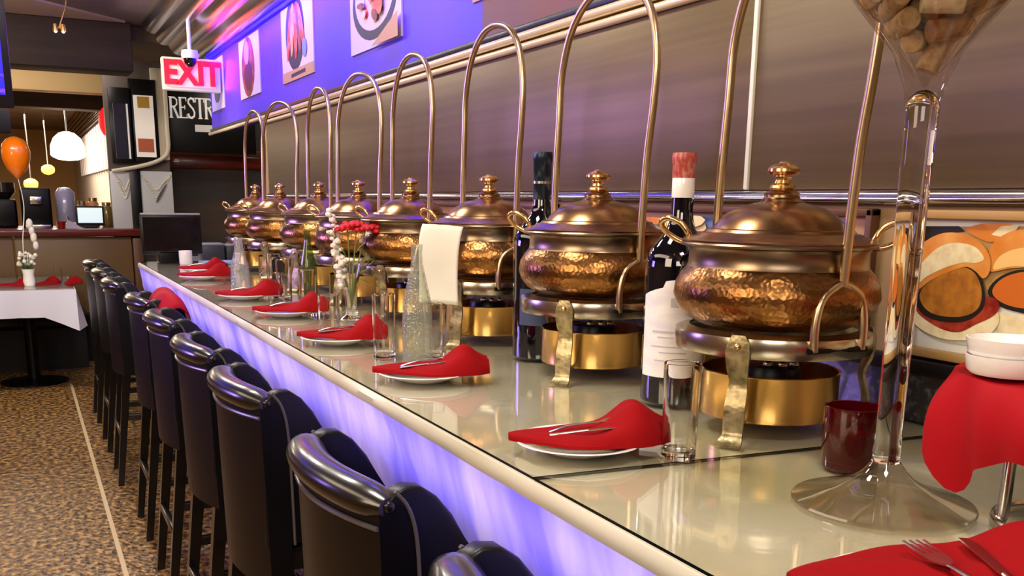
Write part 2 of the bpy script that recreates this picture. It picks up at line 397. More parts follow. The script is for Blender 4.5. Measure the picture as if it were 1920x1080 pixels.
# chrome cornice: a stepped crown of tubes between ceiling and upper wall
bm = bmesh.new()
n = 4
A0, A1 = Vector((0.93, 0, 2.66)), Vector((WX, 0, 2.375))
nr = Vector((-(A1 - A0).z, 0, (A1 - A0).x)).normalized()
prof = [(0.93, 2.66)]
for i in range(n):
    t0, t1 = i / n, (i + 1) / n
    for k in range(1, 7):
        t = t0 + (t1 - t0) * k / 6
        p = A0.lerp(A1, t) - nr * (0.020 + 0.014 * (i % 2)) * math.sin(PI * k / 6)
        prof.append((p.x, p.z))
prof += [(WX + 0.05, 2.375), (WX + 0.05, 2.70), (0.93, 2.70)]
struct('trim_cornice', prism(bm, prof, -2.5, 7.98), mat('cornice_metal', '#dcdae2', 0.24, 1.0), angle=50)
bm = B(WX - 0.02, WX, 2.7, 7.4, 2.352, 2.372)
tag(link('blue_led_strip', bm, mat('blue_led', '#2a14ff', emit='#2a10ff', strength=1.4)), 'bright blue glowing strip along the top of the upper wall, under the chrome cornice', 'light strip')
# beams across the far end
struct('trim_beam_front', B(-3.0, 0.86, 8.0, 8.35, 2.315, 2.66, bev=0.01), dark_beam)
struct('trim_beam_tan', B(-3.0, 1.12, 10.0, 10.2, 2.33, 2.57, bev=0.01), tan_beam)
struct('trim_beam_rear', B(-3.0, 1.05, 11.5, 11.8, 2.30, 2.57, bev=0.01), dark_beam)
bm = bmesh.new()
for i in range(6):
    tube(bm, [(0.86 + 0.02 * i, 10.3, 2.53 - 0.04 * i), (0.86 + 0.02 * i, 19.9, 2.53 - 0.04 * i)], 0.02, n=10)
struct('trim_cornice_far', bm, chrome)

# ------------------------------------------------------------------ far room
struct('wall_far_right', B(1.0, 1.1, 10.0, 20.0, 0, 2.56), mat('far_side_wall', '#bcb4b0', 0.6), smooth=False)
bm = bmesh.new(); box(bm, 0.985, 1.0, 11.6, 17.5, 1.72, 2.28)
struct('window_1', bm, mat('daylight_pane', '#8c92b8', 0.2, emit='#2c2c60', strength=0.2), smooth=False)
bm = bmesh.new()
for i in range(15):
    y = 11.6 + i * 0.40
    box(bm, 0.955, 0.978, y, y + 0.19, 1.72, 2.26)
tag(link('window_blind', bm, mat('blind_slats', '#ece8ea', 0.5)), 'white vertical slat blind on the window of the far room', 'blind')
# booth divider with red-brown cap rail
t = thing('booth_divider', 'brown panelled booth divider with red-brown cap rail behind the white table', 'divider', (0, 9.1, 0))
for i, (a, b) in enumerate([(-2.6, -0.06), (-0.055, 0.86)]):
    link('panel', B(a, b, -0.02, 0.06, 0.42, 1.07, bev=0.012), booth_m, t)
link('end_post', B(0.865, 0.95, -0.04, 0.08, 0, 1.06, bev=0.012), brown_wood, t)
link('base_panel', B(-2.6, 0.86, -0.02, 0.06, 0.0, 0.42), black_m, t)
link('cap_rail', B(-2.6, 1.0, -0.08, 1.0, 1.075, 1.135, bev=0.018, seg=3), redwood, t)
t = thing('booth_bench', 'low black booth bench seat behind the white table', 'bench', (0, 8.75, 0))
link('seat', B(-2.2, 0.45, -0.05, 0.32, 0.34, 0.47, bev=0.04, seg=3), leather, t)
link('base', B(-2.2, 0.42, 0.0, 0.32, 0.0, 0.34), black_m, t)
# white table
t = thing('dining_table', 'square dining table under a white cloth at the far end of the aisle', 'table', (0, 8.2, 0))
link('tabletop', B(-1.3, 0.30, -0.55, 0.7, 0.715, 0.748, bev=0.004), brown_wood, t)
link('pedestal', L([(0.0, 0.03), (0.05, 0.03), (0.045, 0.1), (0.045, 0.72), (0.0, 0.72)], n=20), black_metal, t)
link('base', L([(0.0, 0.0), (0.24, 0.0), (0.24, 0.012), (0.06, 0.035), (0.0, 0.035)], n=32), black_metal, t)
def cloth_fn(x0, x1, y0, y1, zt, drop):
    bm = bmesh.new()
    nx, ny = 30, 26; per = []
    grid(bm, lambda u, v: (x0 + (x1 - x0) * u, y0 + (y1 - y0) * v, zt), nx, ny)
    for i in range(nx + 1): per.append((x0 + (x1 - x0) * i / nx, y0, 0, -1))
    for j in range(1, ny + 1): per.append((x1, y0 + (y1 - y0) * j / ny, 1, 0))
    for i in range(nx - 1, -1, -1): per.append((x0 + (x1 - x0) * i / nx, y1, 0, 1))
    for j in range(ny - 1, 0, -1): per.append((x0, y0 + (y1 - y0) * j / ny, -1, 0))
    m = len(per); rows = []
    for k in range(6):
        s = k / 5; row = []
        for q, (x, y, nx_, ny_) in enumerate(per):
            corner = max(0, 1 - min(abs(x - x1) + abs(y - y0), abs(x - x0) + abs(y - y0), abs(x - x1) + abs(y - y1)) / 0.22)
            w = (0.012 * math.sin(q * 1.3) + 0.006 * math.sin(q * 2.9)) * s + 0.01 * s + 0.05 * corner * s
            row.append(bm.verts.new((x + nx_ * w, y + ny_ * w, zt - s * (drop + 0.10 * corner))))
        rows.append(row)
    for a, b in zip(rows, rows[1:]):
        for q in range(m): bm.faces.new((a[q], a[(q + 1) % m], b[(q + 1) % m], b[q]))
    bmesh.ops.remove_doubles(bm, verts=bm.verts, dist=0.0005)
    return bm
solo('tablecloth', cloth_fn(-1.32, 0.32, -0.58, 0.72, 0.752, 0.19), white_m, 'white cloth draped over the far dining table', 'tablecloth', (0, 8.2, 0))
solo('tabletop_glass', B(-1.31, 0.31, -0.57, 0.71, 0.755, 0.763), [pane_glass], 'clear glass sheet lying on the white cloth of the far dining table', 'glass sheet', (0, 8.2, 0), smooth=False)
def small_vase(loc, label, flowers=True):
    t = thing('flower_vase', label, 'vase', loc)
    link('vessel', L([(0, 0), (0.035, 0), (0.042, 0.03), (0.036, 0.08), (0.045, 0.12), (0.041, 0.12), (0.032, 0.08), (0.036, 0.03), (0, 0.008)], n=24), white_china, t)
    bm = bmesh.new(); g = bmesh.new()
    for i in range(26):
        a, r = random.random() * 2 * PI, random.random() ** 0.6 * 0.075
        p = (r * math.cos(a), r * math.sin(a), 0.15 + random.random() * 0.09)
        ico(bm, p, 0.012 + random.random() * 0.008, sub=1)
        tube(g, [(0, 0, 0.05), (p[0] * 0.5, p[1] * 0.5, 0.12), p], 0.0022, n=5)
    link('blossoms', bm, mat('cream_petals', '#ece6d4', 0.6), t); link('stems', g, mat('stem_green', '#3f5a30', 0.6), t)
    return t
p = at(55, 530, 7.95)
small_vase((p.x, 7.95, 0.763), 'small white vase of cream flowers on the far white-clothed table')
def napkin_bm(L_=0.25, seed=0, tall=1.0):
    rnd = random.Random(seed); ph = rnd.random() * 6
    def half(u): return 0.006 + 0.056 * math.sin(min(1, u / 0.62) * PI / 2) ** 0.8 - 0.024 * max(0, (u - 0.7) / 0.3) ** 2
    def top(u, v):
        s = (v - 0.5) * 2; x = -L_ / 2 + u * L_
        w = half(u) * (1 + 0.06 * math.sin(13 * u + ph))
        y = s * w + 0.012 * math.sin(5 * u + ph) * u
        hump = 0.034 * tall * math.exp(-((u - 0.78) / 0.15) ** 2) + 0.010 * u
        z = 0.004 + (0.006 + hump * (1 - 0.45 * s * s)) * max(0, 1 - abs(s) ** 3.5) ** 0.5 + 0.0035 * math.sin(8 * s + 10 * u + ph) * (1 - s * s) * min(1, 3 * u)
        return (x, y, max(z, 0.002))
    bm = bmesh.new(); nu, nv = 36, 18
    Tt = [[bm.verts.new(top(i / nu, j / nv)) for j in range(nv + 1)] for i in range(nu + 1)]
    Bb = [[bm.verts.new((Tt[i][j].co.x, Tt[i][j].co.y, 0.0)) for j in range(nv + 1)] for i in range(nu + 1)]
    for i in range(nu):
        for j in range(nv):
            bm.faces.new((Tt[i][j], Tt[i + 1][j], Tt[i + 1][j + 1], Tt[i][j + 1]))
            bm.faces.new((Bb[i][j], Bb[i][j + 1], Bb[i + 1][j + 1], Bb[i + 1][j]))
        bm.faces.new((Tt[i][0], Bb[i][0], Bb[i + 1][0], Tt[i + 1][0])); bm.faces.new((Tt[i][nv], Tt[i + 1][nv], Bb[i + 1][nv], Bb[i][nv]))
    for j in range(nv):
        bm.faces.new((Tt[0][j], Tt[0][j + 1], Bb[0][j + 1], Bb[0][j])); bm.faces.new((Tt[nu][j], Bb[nu][j], Bb[nu][j + 1], Tt[nu][j + 1]))
    return bm
nap0 = napkin_bm(0.22, 3)
me_n = link('folded_napkin', nap0, red_cloth)
me_n.location = at(25, 530, 8.0); me_n.location.z = 0.764
tag(me_n, 'red napkin left of the white vase on the far table', 'napkin', 'red napkins on the far table')
for px, Y, lab in ((88, 8.05, 'red napkin just right of the white vase on the far table'), (136, 8.0, 'red napkin near the right end of the far white table')):
    c = me_n.copy(); COL.objects.link(c); c.location = at(px, 530, Y); c.location.z = 0.764; c.rotation_euler.z = px * 0.01; c['label'] = lab
def tumbler_bm(r=0.026, h=0.132, rb=None, wall=0.0022):
    rb = rb or r * 0.92
    return L([(0, 0), (rb - 0.002, 0), (rb, 0.002), (r, h), (r - wall * 0.5, h + 0.0012), (r - wall, h), (rb - wall, 0.014), (rb - wall - 0.003, 0.011), (0, 0.011)], n=32)
for px, Y, lab in ((45, 8.2, 'clear water glass left of the vase on the far table'), (110, 8.15, 'clear water glass between two red napkins on the far table')):
    q = at(px, 530, Y); solo('water_glass', tumbler_bm(0.03, 0.12), glass, lab, 'glass', (q.x, Y, 0.7635), group='water glasses on the far table')
# orange balloon with its string of white weights
b0 = at(30, 295, 8.2)
t = thing('orange_balloon', 'orange balloon floating on a string above the far white table', 'balloon', (b0.x, b0.y, b0.z))
link('envelope', L([(0, -0.155), (0.012, -0.15), (0.03, -0.13), (0.07, -0.08), (0.095, -0.01), (0.098, 0.045), (0.085, 0.095), (0.055, 0.13), (0.02, 0.145), (0, 0.147)], n=32), mat('orange_rubber', '#f07808', 0.3, emit='#f07808', strength=0.0, coat=0.5), t)
bm = bmesh.new()
e = at(48, 520, 8.05) - b0
tube(bm, catmull([(0, 0, -0.15), (0.02, -0.01, -0.35), (e.x * 0.6, e.y * .6, -0.6), (e.x, e.y, 0.89 - b0.z)], 6), 0.003, n=6)
link('string', bm, white_china, t)
for k, zz in enumerate([-0.48, -0.53, -0.58, -0.64]):
    link('tassel', ico(bmesh.new(), (0.045 + 0.01 * k, -0.04, zz), 0.034 - 0.004 * (k % 2), (0.7, 0.7, 1.2), 2), mat('tassel_white', '#e8e2d8', 0.7), t)
# pendant lamp in the far room
q = at(127, 277, 12.0)
t = thing('pendant_lamp', 'bright white domed pendant lamp hanging in the far room', 'lamp', (q.x, q.y, q.z))
link('lamp_shade', L([(0.03, 0.17), (0.08, 0.155), (0.14, 0.10), (0.175, 0.02), (0.18, -0.08), (0.165, -0.10), (0.10, -0.13), (0, -0.14)], n=32), mat('lamp_white', '#fff4e0', 0.5, emit='#fff2dc', strength=2.6), t)
link('cord', T([(0, 0, 0.165), (0, 0, 2.55 - q.z)], 0.008, n=6), steel, t)
for px, py, Y, lab in ((58, 345, 14.0, 'small amber lamp glowing in the far room, right of the balloon'), (90, 318, 15.0, 'small amber lamp glowing in the far room, left of the bright pendant')):
    q = at(px, py, Y); t = thing('wall_lamp', lab, 'lamp', q)
    link('lamp_shade', ico(bmesh.new(), (0, 0, 0), 0.09, (1, 1, 0.8)), mat('amber_glow', '#ffc060', emit='#ffb050', strength=2.0), t)
    link('stem', T([(0, 0, 0.05), (0, 0, 2.56 - q.z)], 0.008, n=6), steel, t)
# items on the divider shelf (cap rail top z=1.135)
ZR = 1.135
def onshelf(px, Y): q = at(px, 430, Y); return (q.x, Y, ZR)
t = thing('coffee_machine', 'black coffee machine on the divider shelf, right of the balloon string', 'coffee machine', onshelf(72, 9.55))
link('body', B(-0.12, 0.12, -0.1, 0.14, 0.0, 0.34, bev=0.02, seg=3), black_metal, t)
link('spout', B(-0.05, 0.05, -0.16, -0.08, 0.20, 0.27, bev=0.01), steel, t)
link('drip_tray', B(-0.1, 0.1, -0.18, -0.09, 0.0, 0.03, bev=0.006), steel, t)
t = thing('coffee_grinder', 'black hopper grinder at the left end of the divider shelf', 'grinder', onshelf(14, 9.6))
link('body', B(-0.09, 0.09, -0.1, 0.1, 0.0, 0.24, bev=0.02, seg=3), black_metal, t)
link('hopper', L([(0.04, 0.24), (0.09, 0.30), (0.09, 0.38), (0.0, 0.38)], n=20), mat('smoked', '#1c1612', 0.2), t)
t = thing('water_dispenser', 'violet-grey drink dispenser on the divider shelf beside the coffee machine', 'dispenser', onshelf(127, 9.6))
link('tank', L([(0, 0.04), (0.075, 0.04), (0.08, 0.07), (0.08, 0.30), (0.05, 0.34), (0, 0.35)], n=28), mat('violet_plastic', '#8c88a6', 0.25, coat=0.5), t)
link('base', B(-0.09, 0.09, -0.09, 0.09, 0, 0.045, bev=0.008), white_china, t)
link('tap', T([(0, -0.08, 0.09), (0, -0.12, 0.09), (0, -0.12, 0.06)], 0.010, n=8), steel, t)
t = thing('order_tablet', 'small black-framed tablet with a pale blue screen on the divider shelf', 'tablet', onshelf(171, 9.4))
link('frame', B(-0.115, 0.115, -0.012, 0.012, 0.02, 0.19, bev=0.008), black_m, t)
link('screen', B(-0.100, 0.100, -0.016, -0.011, 0.045, 0.175), mat('pale_screen', '#dfeef2', emit='#cfe6ee', strength=0.7), t)
link('stand', B(-0.05, 0.05, -0.04, 0.06, 0, 0.022, bev=0.004), black_m, t)
for i, (px, c, h, lab) in enumerate([(158, '#7a4a2c', 0.23, 'brown spice jar behind the tablet on the divider shelf'), (178, '#b06a3c', 0.26, 'orange-brown jar behind the tablet on the divider shelf'),
                                     (203, '#6a5428', 0.22, 'olive jar at the right end of the divider shelf, beside the tablet')]):
    t = thing('storage_jar', lab, 'jar', onshelf(px, 9.85), group='jars on the divider shelf')
    link('body', L([(0, 0), (0.045, 0), (0.048, 0.02), (0.048, h - 0.05), (0.035, h - 0.03), (0, h - 0.03)], n=20), mat('jar_%d' % i, c, 0.3, coat=0.5), t)
    link('lid', L([(0, h - 0.03), (0.04, h - 0.03), (0.04, h), (0, h)], n=20), gold_trim, t)
t = thing('red_flower_pot', 'small dark red pot on the divider shelf below the drink dispenser', 'pot', onshelf(116, 9.25))
link('pot', L([(0, 0), (0.028, 0), (0.038, 0.06), (0.034, 0.06), (0.025, 0.01), (0, 0.01)], n=20), mat('dark_red_glaze', '#8a0c10', 0.3), t)
t = thing('napkin_pile', 'tilted pile of white paper napkins on the divider shelf left of the tablet', 'napkins', onshelf(140, 9.3))
link('sheets', prism(bmesh.new(), [(-0.07, 0.0), (0.07, 0.0), (-0.05, 0.075)], -0.05, 0.05), mat('lilac_paper', '#c9c4dc', 0.7), t)

# white panel with pearl swags, framed pictures and cream post
Yp = 9.35
def rect(px0, py0, px1, py1, Y, th=0.03, bev=0.004):
    a, b = at(px0, py1, Y), at(px1, py0, Y)
    return B(a.x, b.x, Y, Y + th, a.z, b.z, bev=bev)
a, b = at(214, 432, Yp), at(252, 318, Yp)
w1 = struct('wall_partition', B(a.x, at(325, 400, Yp).x, Yp + 0.03, Yp + 0.12, 0, at(300, 60, Yp).z), mat('partition_grey', '#5a5048', 0.6), smooth=False)
def swag_panel(px0, px1, label):
    t = thing('swag_panel', label, 'wall panel', (0, 0, 0))
    link('board', rect(px0, 322, px1, 430, Yp, 0.03), mat('silver_white', '#d6d8dc', 0.45), t)
    A, Bp = at(px0 + 3, 330, Yp), at(px1 - 3, 330, Yp); m = (A + Bp) / 2; y = Yp - 0.008
    bm = bmesh.new()
    for dz in (0.07, 0.14):
        pts = catmull([(A.x, y, A.z), ((A.x + m.x) / 2, y, m.z - dz * 0.8), (m.x, y, m.z - dz - 0.05), ((Bp.x + m.x) / 2, y, m.z - dz * 0.8), (Bp.x, y, Bp.z)], 6)
        for q in pts: ico(bm, q, 0.010, sub=1)
    link('pearl_swag', bm, mat('pearl', '#efe6d2', 0.3), t)
    return t
swag_panel(214, 250, 'narrow silver-white panel with pearl swags, left of the black upright')
t = swag_panel(263, 322, 'wide silver-white panel with pearl swags above the black monitor')
link('leaf_ornament', T(catmull([at(293, 380, Yp - 0.02), at(300, 365, Yp - 0.02), at(312, 345, Yp - 0.02)], 5), lambda t_: 0.004 + 0.02 * math.sin(PI * t_), n=8, flat=0.4), mat('grey_leaf', '#5c625c', 0.4), t)
struct('trim_upright', rect(251, 316, 262, 440, Yp - 0.02, 0.05), black_trim)
A, Bq, Cq, D = at(210, 321, Yp - 0.04), at(262, 312, Yp - 0.04), at(300, 300, Yp - 0.04), at(315, 282, Yp - 0.04)
bm = T(catmull([A, Bq, Cq, D, at(313, 235, Yp - 0.04), at(305, 110, Yp - 0.04)], 6), 0.022, n=12, flat=0.8)
struct('trim_cream_rail', bm, cream)
struct('trim_cream_post', rect(292, 128, 308, 300, Yp - 0.02, 0.05, 0.01), cream)
def framed(px0, py0, px1, py1, label, blobs):
    t = thing('framed_picture', label, 'picture', (0, 0, 0))
    link('frame', rect(px0, py0, px1, py1, Yp - 0.03, 0.05, 0.006), black_trim, t)
    a, b = at(px0 + 7, py1 - 8, Yp - 0.03), at(px1 - 5, py0 + 30, Yp - 0.03)
    bm = B(a.x, b.x, Yp - 0.036, Yp - 0.031, a.z, b.z)
    for (u0, u1, v0, v1, mi) in blobs:
        box(bm, a.x + (b.x - a.x) * u0, a.x + (b.x - a.x) * u1, Yp - 0.039, Yp - 0.036, a.z + (b.z - a.z) * v0, a.z + (b.z - a.z) * v1, mi=mi)
    link('print', bm, [mat('print_white_glow', '#f0e6da', 0.5, emit='#f0e6da', strength=0.25), mat('print_rust', '#c06440', 0.5), mat('print_gold', '#c89a38', 0.5), mat('print_black', '#0c0a0a', 0.3)], t, smooth=False)  # white print given a faint glow of its own, though no lamp
framed(250, 150, 291, 302, 'black framed picture with white and rust print beside the cream post', [(0.1, 0.9, 0.08, 0.3, 1), (0.2, 0.8, 0.8, 0.98, 2)])
framed(212, 165, 246, 305, 'narrow dark framed picture, left of the white and rust print', [(0, 0.80, 0, 1, 3), (0.92, 1.0, 0, 1, 3)])
t = thing('red_wall_lamp', 'red glowing lantern on the side wall of the far room', 'lamp', at(200, 228, 10.9))
link('lamp_shade', ico(bmesh.new(), (0, 0, 0), 0.12, (0.65, 1, 1.25)), mat('red_glow', '#e02020', emit='#ff1c24', strength=1.2), t)
link('bracket', T([(0, 0, 0.1), (0, 0, 2.55 - at(200, 228, 10.9).z)], 0.012, n=6), black_metal, t)

# signs
q = at(352, 225, 9.6); q2 = at(390, 168, 9.6)
t = thing('restroom_sign', 'black RESTROOMS sign with white serif letters under the red exit sign', 'sign', (0, 0, 0))
a, b = at(316, 284, 9.6), at(316, 166, 9.6)
xl = a.x; xr = xl + 0.80
link('board', B(xl, xr, 9.6, 9.64, a.z, b.z, bev=0.006), black_trim, t)
GL = {   # strokes: (points, width); unit height 1
    'R': (0.62, [([(0.1, 0), (0.1, 1)], .15), ([(0.1, .965), (.36, .96), (.5, .86), (.5, .66), (.36, .54), (0.1, .53)], .075), ([(.28, .53), (.56, 0.0)], .13), ([(-.02, .02), (.22, .02)], .04), ([(-.02, .98), (.2, .98)], .04), ([(.46, .02), (.66, .02)], .04)]),
    'E': (0.56, [([(0.1, 0), (0.1, 1)], .15), ([(0, .97), (.5, .97)], .06), ([(0.1, .52), (.4, .52)], .06), ([(0, .03), (.52, .03)], .06), ([(.49, .8), (.49, 1)], .05), ([(.51, 0), (.51, .2)], .05), ([(.39, .42), (.39, .62)], .05)]),
    'S': (0.52, [([(.44, .8), (.4, .93), (.26, .97), (.1, .9), (.07, .74), (.2, .6), (.36, .46), (.45, .3), (.42, .12), (.26, .03), (.1, .06), (.05, .22)], .10), ([(.46, .76), (.46, 1)], .04), ([(.04, 0), (.04, .24)], .04)]),
    'T': (0.60, [([(.3, 0), (.3, 1)], .15), ([(.02, .97), (.58, .97)], .06), ([(.03, .78), (.03, 1)], .05), ([(.57, .78), (.57, 1)], .05), ([(.16, .02), (.44, .02)], .04)]),
    'O': (0.66, [([(.3, .97), (.14, .86), (.09, .5), (.14, .14), (.3, .03), (.46, .14), (.51, .5), (.46, .86), (.3, .97)], .11)]),
    'M': (0.84, [([(.1, 0), (.12, 1)], .06), ([(.12, 1), (.38, 0)], .13), ([(.38, 0), (.64, 1)], .06), ([(.66, 1), (.68, 0)], .15), ([(0, .02), (.22, .02)], .04), ([(.54, .02), (.8, .02)], .04)])}
tb = bmesh.new(); cx_ = xl + 0.03; HT = 0.185; SX = 0.135; zb = at(350, 222, 9.6).z
for ch in 'RESTROOMS':
    adv, strokes = GL[ch]
    for pts_, w_ in strokes:
        for (xa, za), (xb, zb_) in zip(pts_, pts_[1:]):
            A_, B_ = Vector((xa, za)), Vector((xb, zb_)); dd = (B_ - A_).normalized(); nn_ = Vector((-dd.y, dd.x)) * w_ / 2
            if len(pts_) > 2: A_ = A_ - dd * 0.02; B_ = B_ + dd * 0.02
            prism(tb, [(cx_ + q_.x * SX, zb + q_.y * HT) for q_ in (A_ + nn_, B_ + nn_, B_ - nn_, A_ - nn_)], 9.590, 9.598)
    cx_ += adv * SX
link('lettering', tb, mat('letter_white_glow', '#e8e0d8', 0.5, emit='#e8e0d8', strength=0.25), t, smooth=False)  # faint glow added to the letters, which are no lamp
c0 = at(366, 247, 9.6); c1 = at(394, 235, 9.6)
link('small_label', B(c0.x, c1.x + 0.05, 9.592, 9.6, c0.z, c1.z), white_china, t, smooth=False)
link('hanger', B(xl + 0.3, xl + 0.34, 9.61, 9.63, b.z, 2.56), black_trim, t)
Ye = 6.9
a, b = at(306, 168, Ye), at(412, 113, Ye)
t = thing('exit_sign', 'glowing red EXIT sign in a pale housing above the restroom sign', 'sign', (0, 0, 0))
link('housing', B(a.x, b.x, Ye, Ye + 0.06, a.z, b.z, bev=0.01, seg=3), cream, t)
a2, b2 = at(317, 162, Ye), at(403, 118, Ye)
link('face', B(a2.x, b2.x, Ye - 0.006, Ye, a2.z, b2.z, bev=0.002), mat('exit_face', '#e8d0c0', emit='#ff8c8c', strength=0.12), t)
tb = text_bm('EXIT', 0.205, 0.004, 0.86, offset=0.008)
for v in tb.verts: v.co += Vector(((a2.x + b2.x) / 2, Ye - 0.010, (a2.z + b2.z) / 2))
link('lettering', tb, mat('exit_red', '#ff1020', emit='#ff0818', strength=1.5), t, smooth=False)
area('exit_sign_light', (a.x + 0.15, Ye - 0.05, b.z + 0.02), (a.x + 0.22, Ye - 0.3, 2.7), 0.25, 0.04, 0.45, (1, 0.03, 0.03))
area('exit_sign_light', (b.x, Ye - 0.10, (a.z + b.z) / 2), (WX, Ye - 0.25, 2.1), 0.1, 0.2, 0.7, (1, 0.05, 0.08))
q = at(356, 104, Ye - 0.1)
t = thing('security_camera', 'dark domed security camera with a white base in front of the exit sign', 'camera', (q.x, q.y, q.z))
link('base', L([(0, 0.03), (0.05, 0.03), (0.055, 0.0), (0.05, -0.02), (0, -0.02)], n=24), white_china, t)
link('dome', L([(0.042, -0.02), (0.038, -0.05), (0.02, -0.07), (0, -0.074)], n=24), mat('smoked_dome', '#0c100e', 0.1, coat=0.5), t)
link('stem', T([(0, 0, 0.03), (0, 0, 2.60 - q.z)], 0.012, n=8), white_china, t)

# television and track light at the upper left
YT = 5.0
t = thing('television', 'wall television with a violet screen hanging at the left edge', 'television', (0, 0, 0))
a, b = at(27, 203, YT), at(27, -60, YT)
link('housing', B(-1.15, a.x, YT, YT + 0.05, a.z, 2.55, bev=0.006), black_trim, t)
link('screen', B(-1.11, a.x - 0.030, YT - 0.003, YT, a.z + 0.055, 2.52), mat('violet_screen', '#2010d0', 0.2, noise_=(7, '#b060ff', (1, 1, 2.2), 4, 0.52, 0.72)), t)
sm = MATS['violet_screen']; nt = sm.node_tree; r_ = [n_ for n_ in nt.nodes if n_.type == 'VALTORGB'][0]
nt.links.new(r_.outputs['Color'], nt.nodes['Principled BSDF'].inputs['Emission Color']); nt.nodes['Principled BSDF'].inputs['Emission Strength'].default_value = 1.0
link('mount', B(-0.6, -0.5, YT + 0.04, YT + 0.07, 2.5, 2.66), black_metal, t)
a = at(22, 250, YT)
tag(link('speaker_bar', B(-1.05, a.x, YT - 0.02, YT + 0.05, a.z, at(22, 207, YT).z, bev=0.006), black_m), 'long black speaker bar hanging under the television', 'speaker')
q = at(110, 50, 7.2)
t = thing('spot_fixture', 'small brass two-headed ceiling spot fixture near the dark beam', 'lamp', (q.x, q.y, q.z))
link('stem', T([(0.0, 0, -0.01), (0.05, 0, 0.12), (0.06, 0, 2.66 - q.z)], 0.005, n=8), brass, t)
for dx in (-0.02, 0.025):
    link('spot_head', L([(0, 0.02), (0.014, 0.015), (0.02, -0.03), (0.0, -0.03)], n=16, c=(dx, 0, 0)), brass, t)
    link('bulb', ico(bmesh.new(), (dx, -0.01, -0.03), 0.011, sub=1), mat('bulb', '#fff0d0', emit='#ffe8c0', strength=4), t)

# ------------------------------------------------------------------ posters on the upper wall
def shp_ellipse(cy, cz, ry, rz, n=28, rot=0):
    return [(cy + ry * math.cos(a) * math.cos(rot) - rz * math.sin(a) * math.sin(rot), cz + ry * math.cos(a) * math.sin(rot) + rz * math.sin(a) * math.cos(rot)) for a in [2 * PI * k / n for k in range(n)]]
def poster(y0, y1, z0, z1, label, shapes, mats_, name='food_poster', frame=None, ground=0):
    t = thing(name, label, 'poster' if not frame else 'picture', (0, 0, 0))
    if frame:
        fw, fm = frame; bm = bmesh.new()
        box(bm, WX - 0.022, WX, y0, y1, z0, z0 + fw, bev=0.003); box(bm, WX - 0.022, WX, y0, y1, z1 - fw, z1, bev=0.003)
        box(bm, WX - 0.022, WX, y0, y0 + fw, z0, z1, bev=0.003); box(bm, WX - 0.022, WX, y1 - fw, y1, z0, z1, bev=0.003)
        link('frame', bm, fm, t)
        y0 += fw; y1 -= fw; z0 += fw; z1 -= fw
    X = WX - 0.006
    bm = B(X, WX, y0, y1, z0, z1)
    for f in bm.faces: f.material_index = ground
    for k, (poly, mi) in enumerate(shapes):
        poly = [(min(max(y, 0), 1), min(max(z, 0), 1)) for y, z in poly]
        # u runs left to right as the viewer sees the wall (far -> near)
        pts = [(y1 - (y1 - y0) * u, z0 + (z1 - z0) * v) for u, v in poly]
        x = X - 0.0004 * (k + 1)
        f = bm.faces.new([bm.verts.new((x, p[0], p[1])) for p in pts]); f.material_index = mi
    me = bpy.data.meshes.new('print'); bm.to_mesh(me); bm.free()
    for m in mats_: me.materials.append(m)
    o = bpy.data.objects.new('print', me); COL.objects.link(o); o.parent = t
    return t
pw = mat('ink_white', '#c4bab0', 0.5); pr = mat('ink_red', '#c2301c', 0.4, noise_=(25, '#e07050', (1, 1, 1), 3, 0.45, 0.65)); pd = mat('ink_dark', '#2c2230', 0.5)
pt = mat('ink_tan', '#b48a60', 0.5); pbr = mat('ink_brown', '#5c2c1c', 0.5, noise_=(20, '#9c5030', (1, 1, 1), 3, 0.4, 0.65)); pg = mat('ink_green', '#5c7038', 0.5)
po = mat('ink_orange', '#d87a28', 0.5, noise_=(18, '#e8a858', (1, 1, 1), 3, 0.4, 0.65)); pcr = mat('ink_cream', '#ecd6a8', 0.5); pbl = mat('ink_blue', '#7080c0', 0.5)
PM = [pw, pr, pd, pt, pbr, pg, po, pcr, pbl]
rr = random.Random(5)
def bits(cx, cz, rx, rz, n, mis, s=0.06):
    out = []
    for i in range(n):
        a, r = rr.random() * 2 * PI, rr.random() ** 0.5
        out.append((shp_ellipse(cx + rx * r * math.cos(a), cz + rz * r * math.sin(a), s * (0.6 + rr.random()), s * (0.4 + rr.random() * 0.6), 10, rr.random() * 3), rr.choice(mis)))
    return out
poster(3.48, 4.08, 1.99, 2.34, 'poster of a dark bowl of red seafood on the blue upper wall', [(shp_ellipse(0.5, 0.5, 0.44, 0.42), 2), (shp_ellipse(0.5, 0.54, 0.38, 0.36), 0)] + bits(0.5, 0.56, 0.28, 0.28, 34, [1, 1, 4, 0]) + [([(0.5, 0), (1, 0), (1, 0.25)], 3)], PM)
poster(4.65, 5.25, 1.99, 2.345, 'poster of stacked red lobsters on the blue upper wall', [(shp_ellipse(0.45, 0.62, 0.3, 0.5), 2), ([(0.0, 0), (1, 0), (1, 0.14), (0.0, 0.14)], 3), ([(0.3, 0.04), (0.75, 0.05), (0.75, 0.1), (0.3, 0.09)], 2)] +
       [(shp_ellipse(0.28 + 0.1 * i, 0.62 + 0.05 * (i % 2), 0.055, 0.36, 16, 0.12 * (i - 2)), [1, 6, 1, 4, 1][i]) for i in range(5)] + [(shp_ellipse(0.75, 0.36, 0.07, 0.12), 8)], PM)
poster(5.78, 6.33, 2.00, 2.335, 'poster of a brown iced drink on the blue upper wall', [(shp_ellipse(0.45, 0.5, 0.32, 0.5), 4), (shp_ellipse(0.45, 0.35, 0.2, 0.25), 2), (shp_ellipse(0.4, 0.75, 0.12, 0.2), 3)], PM)
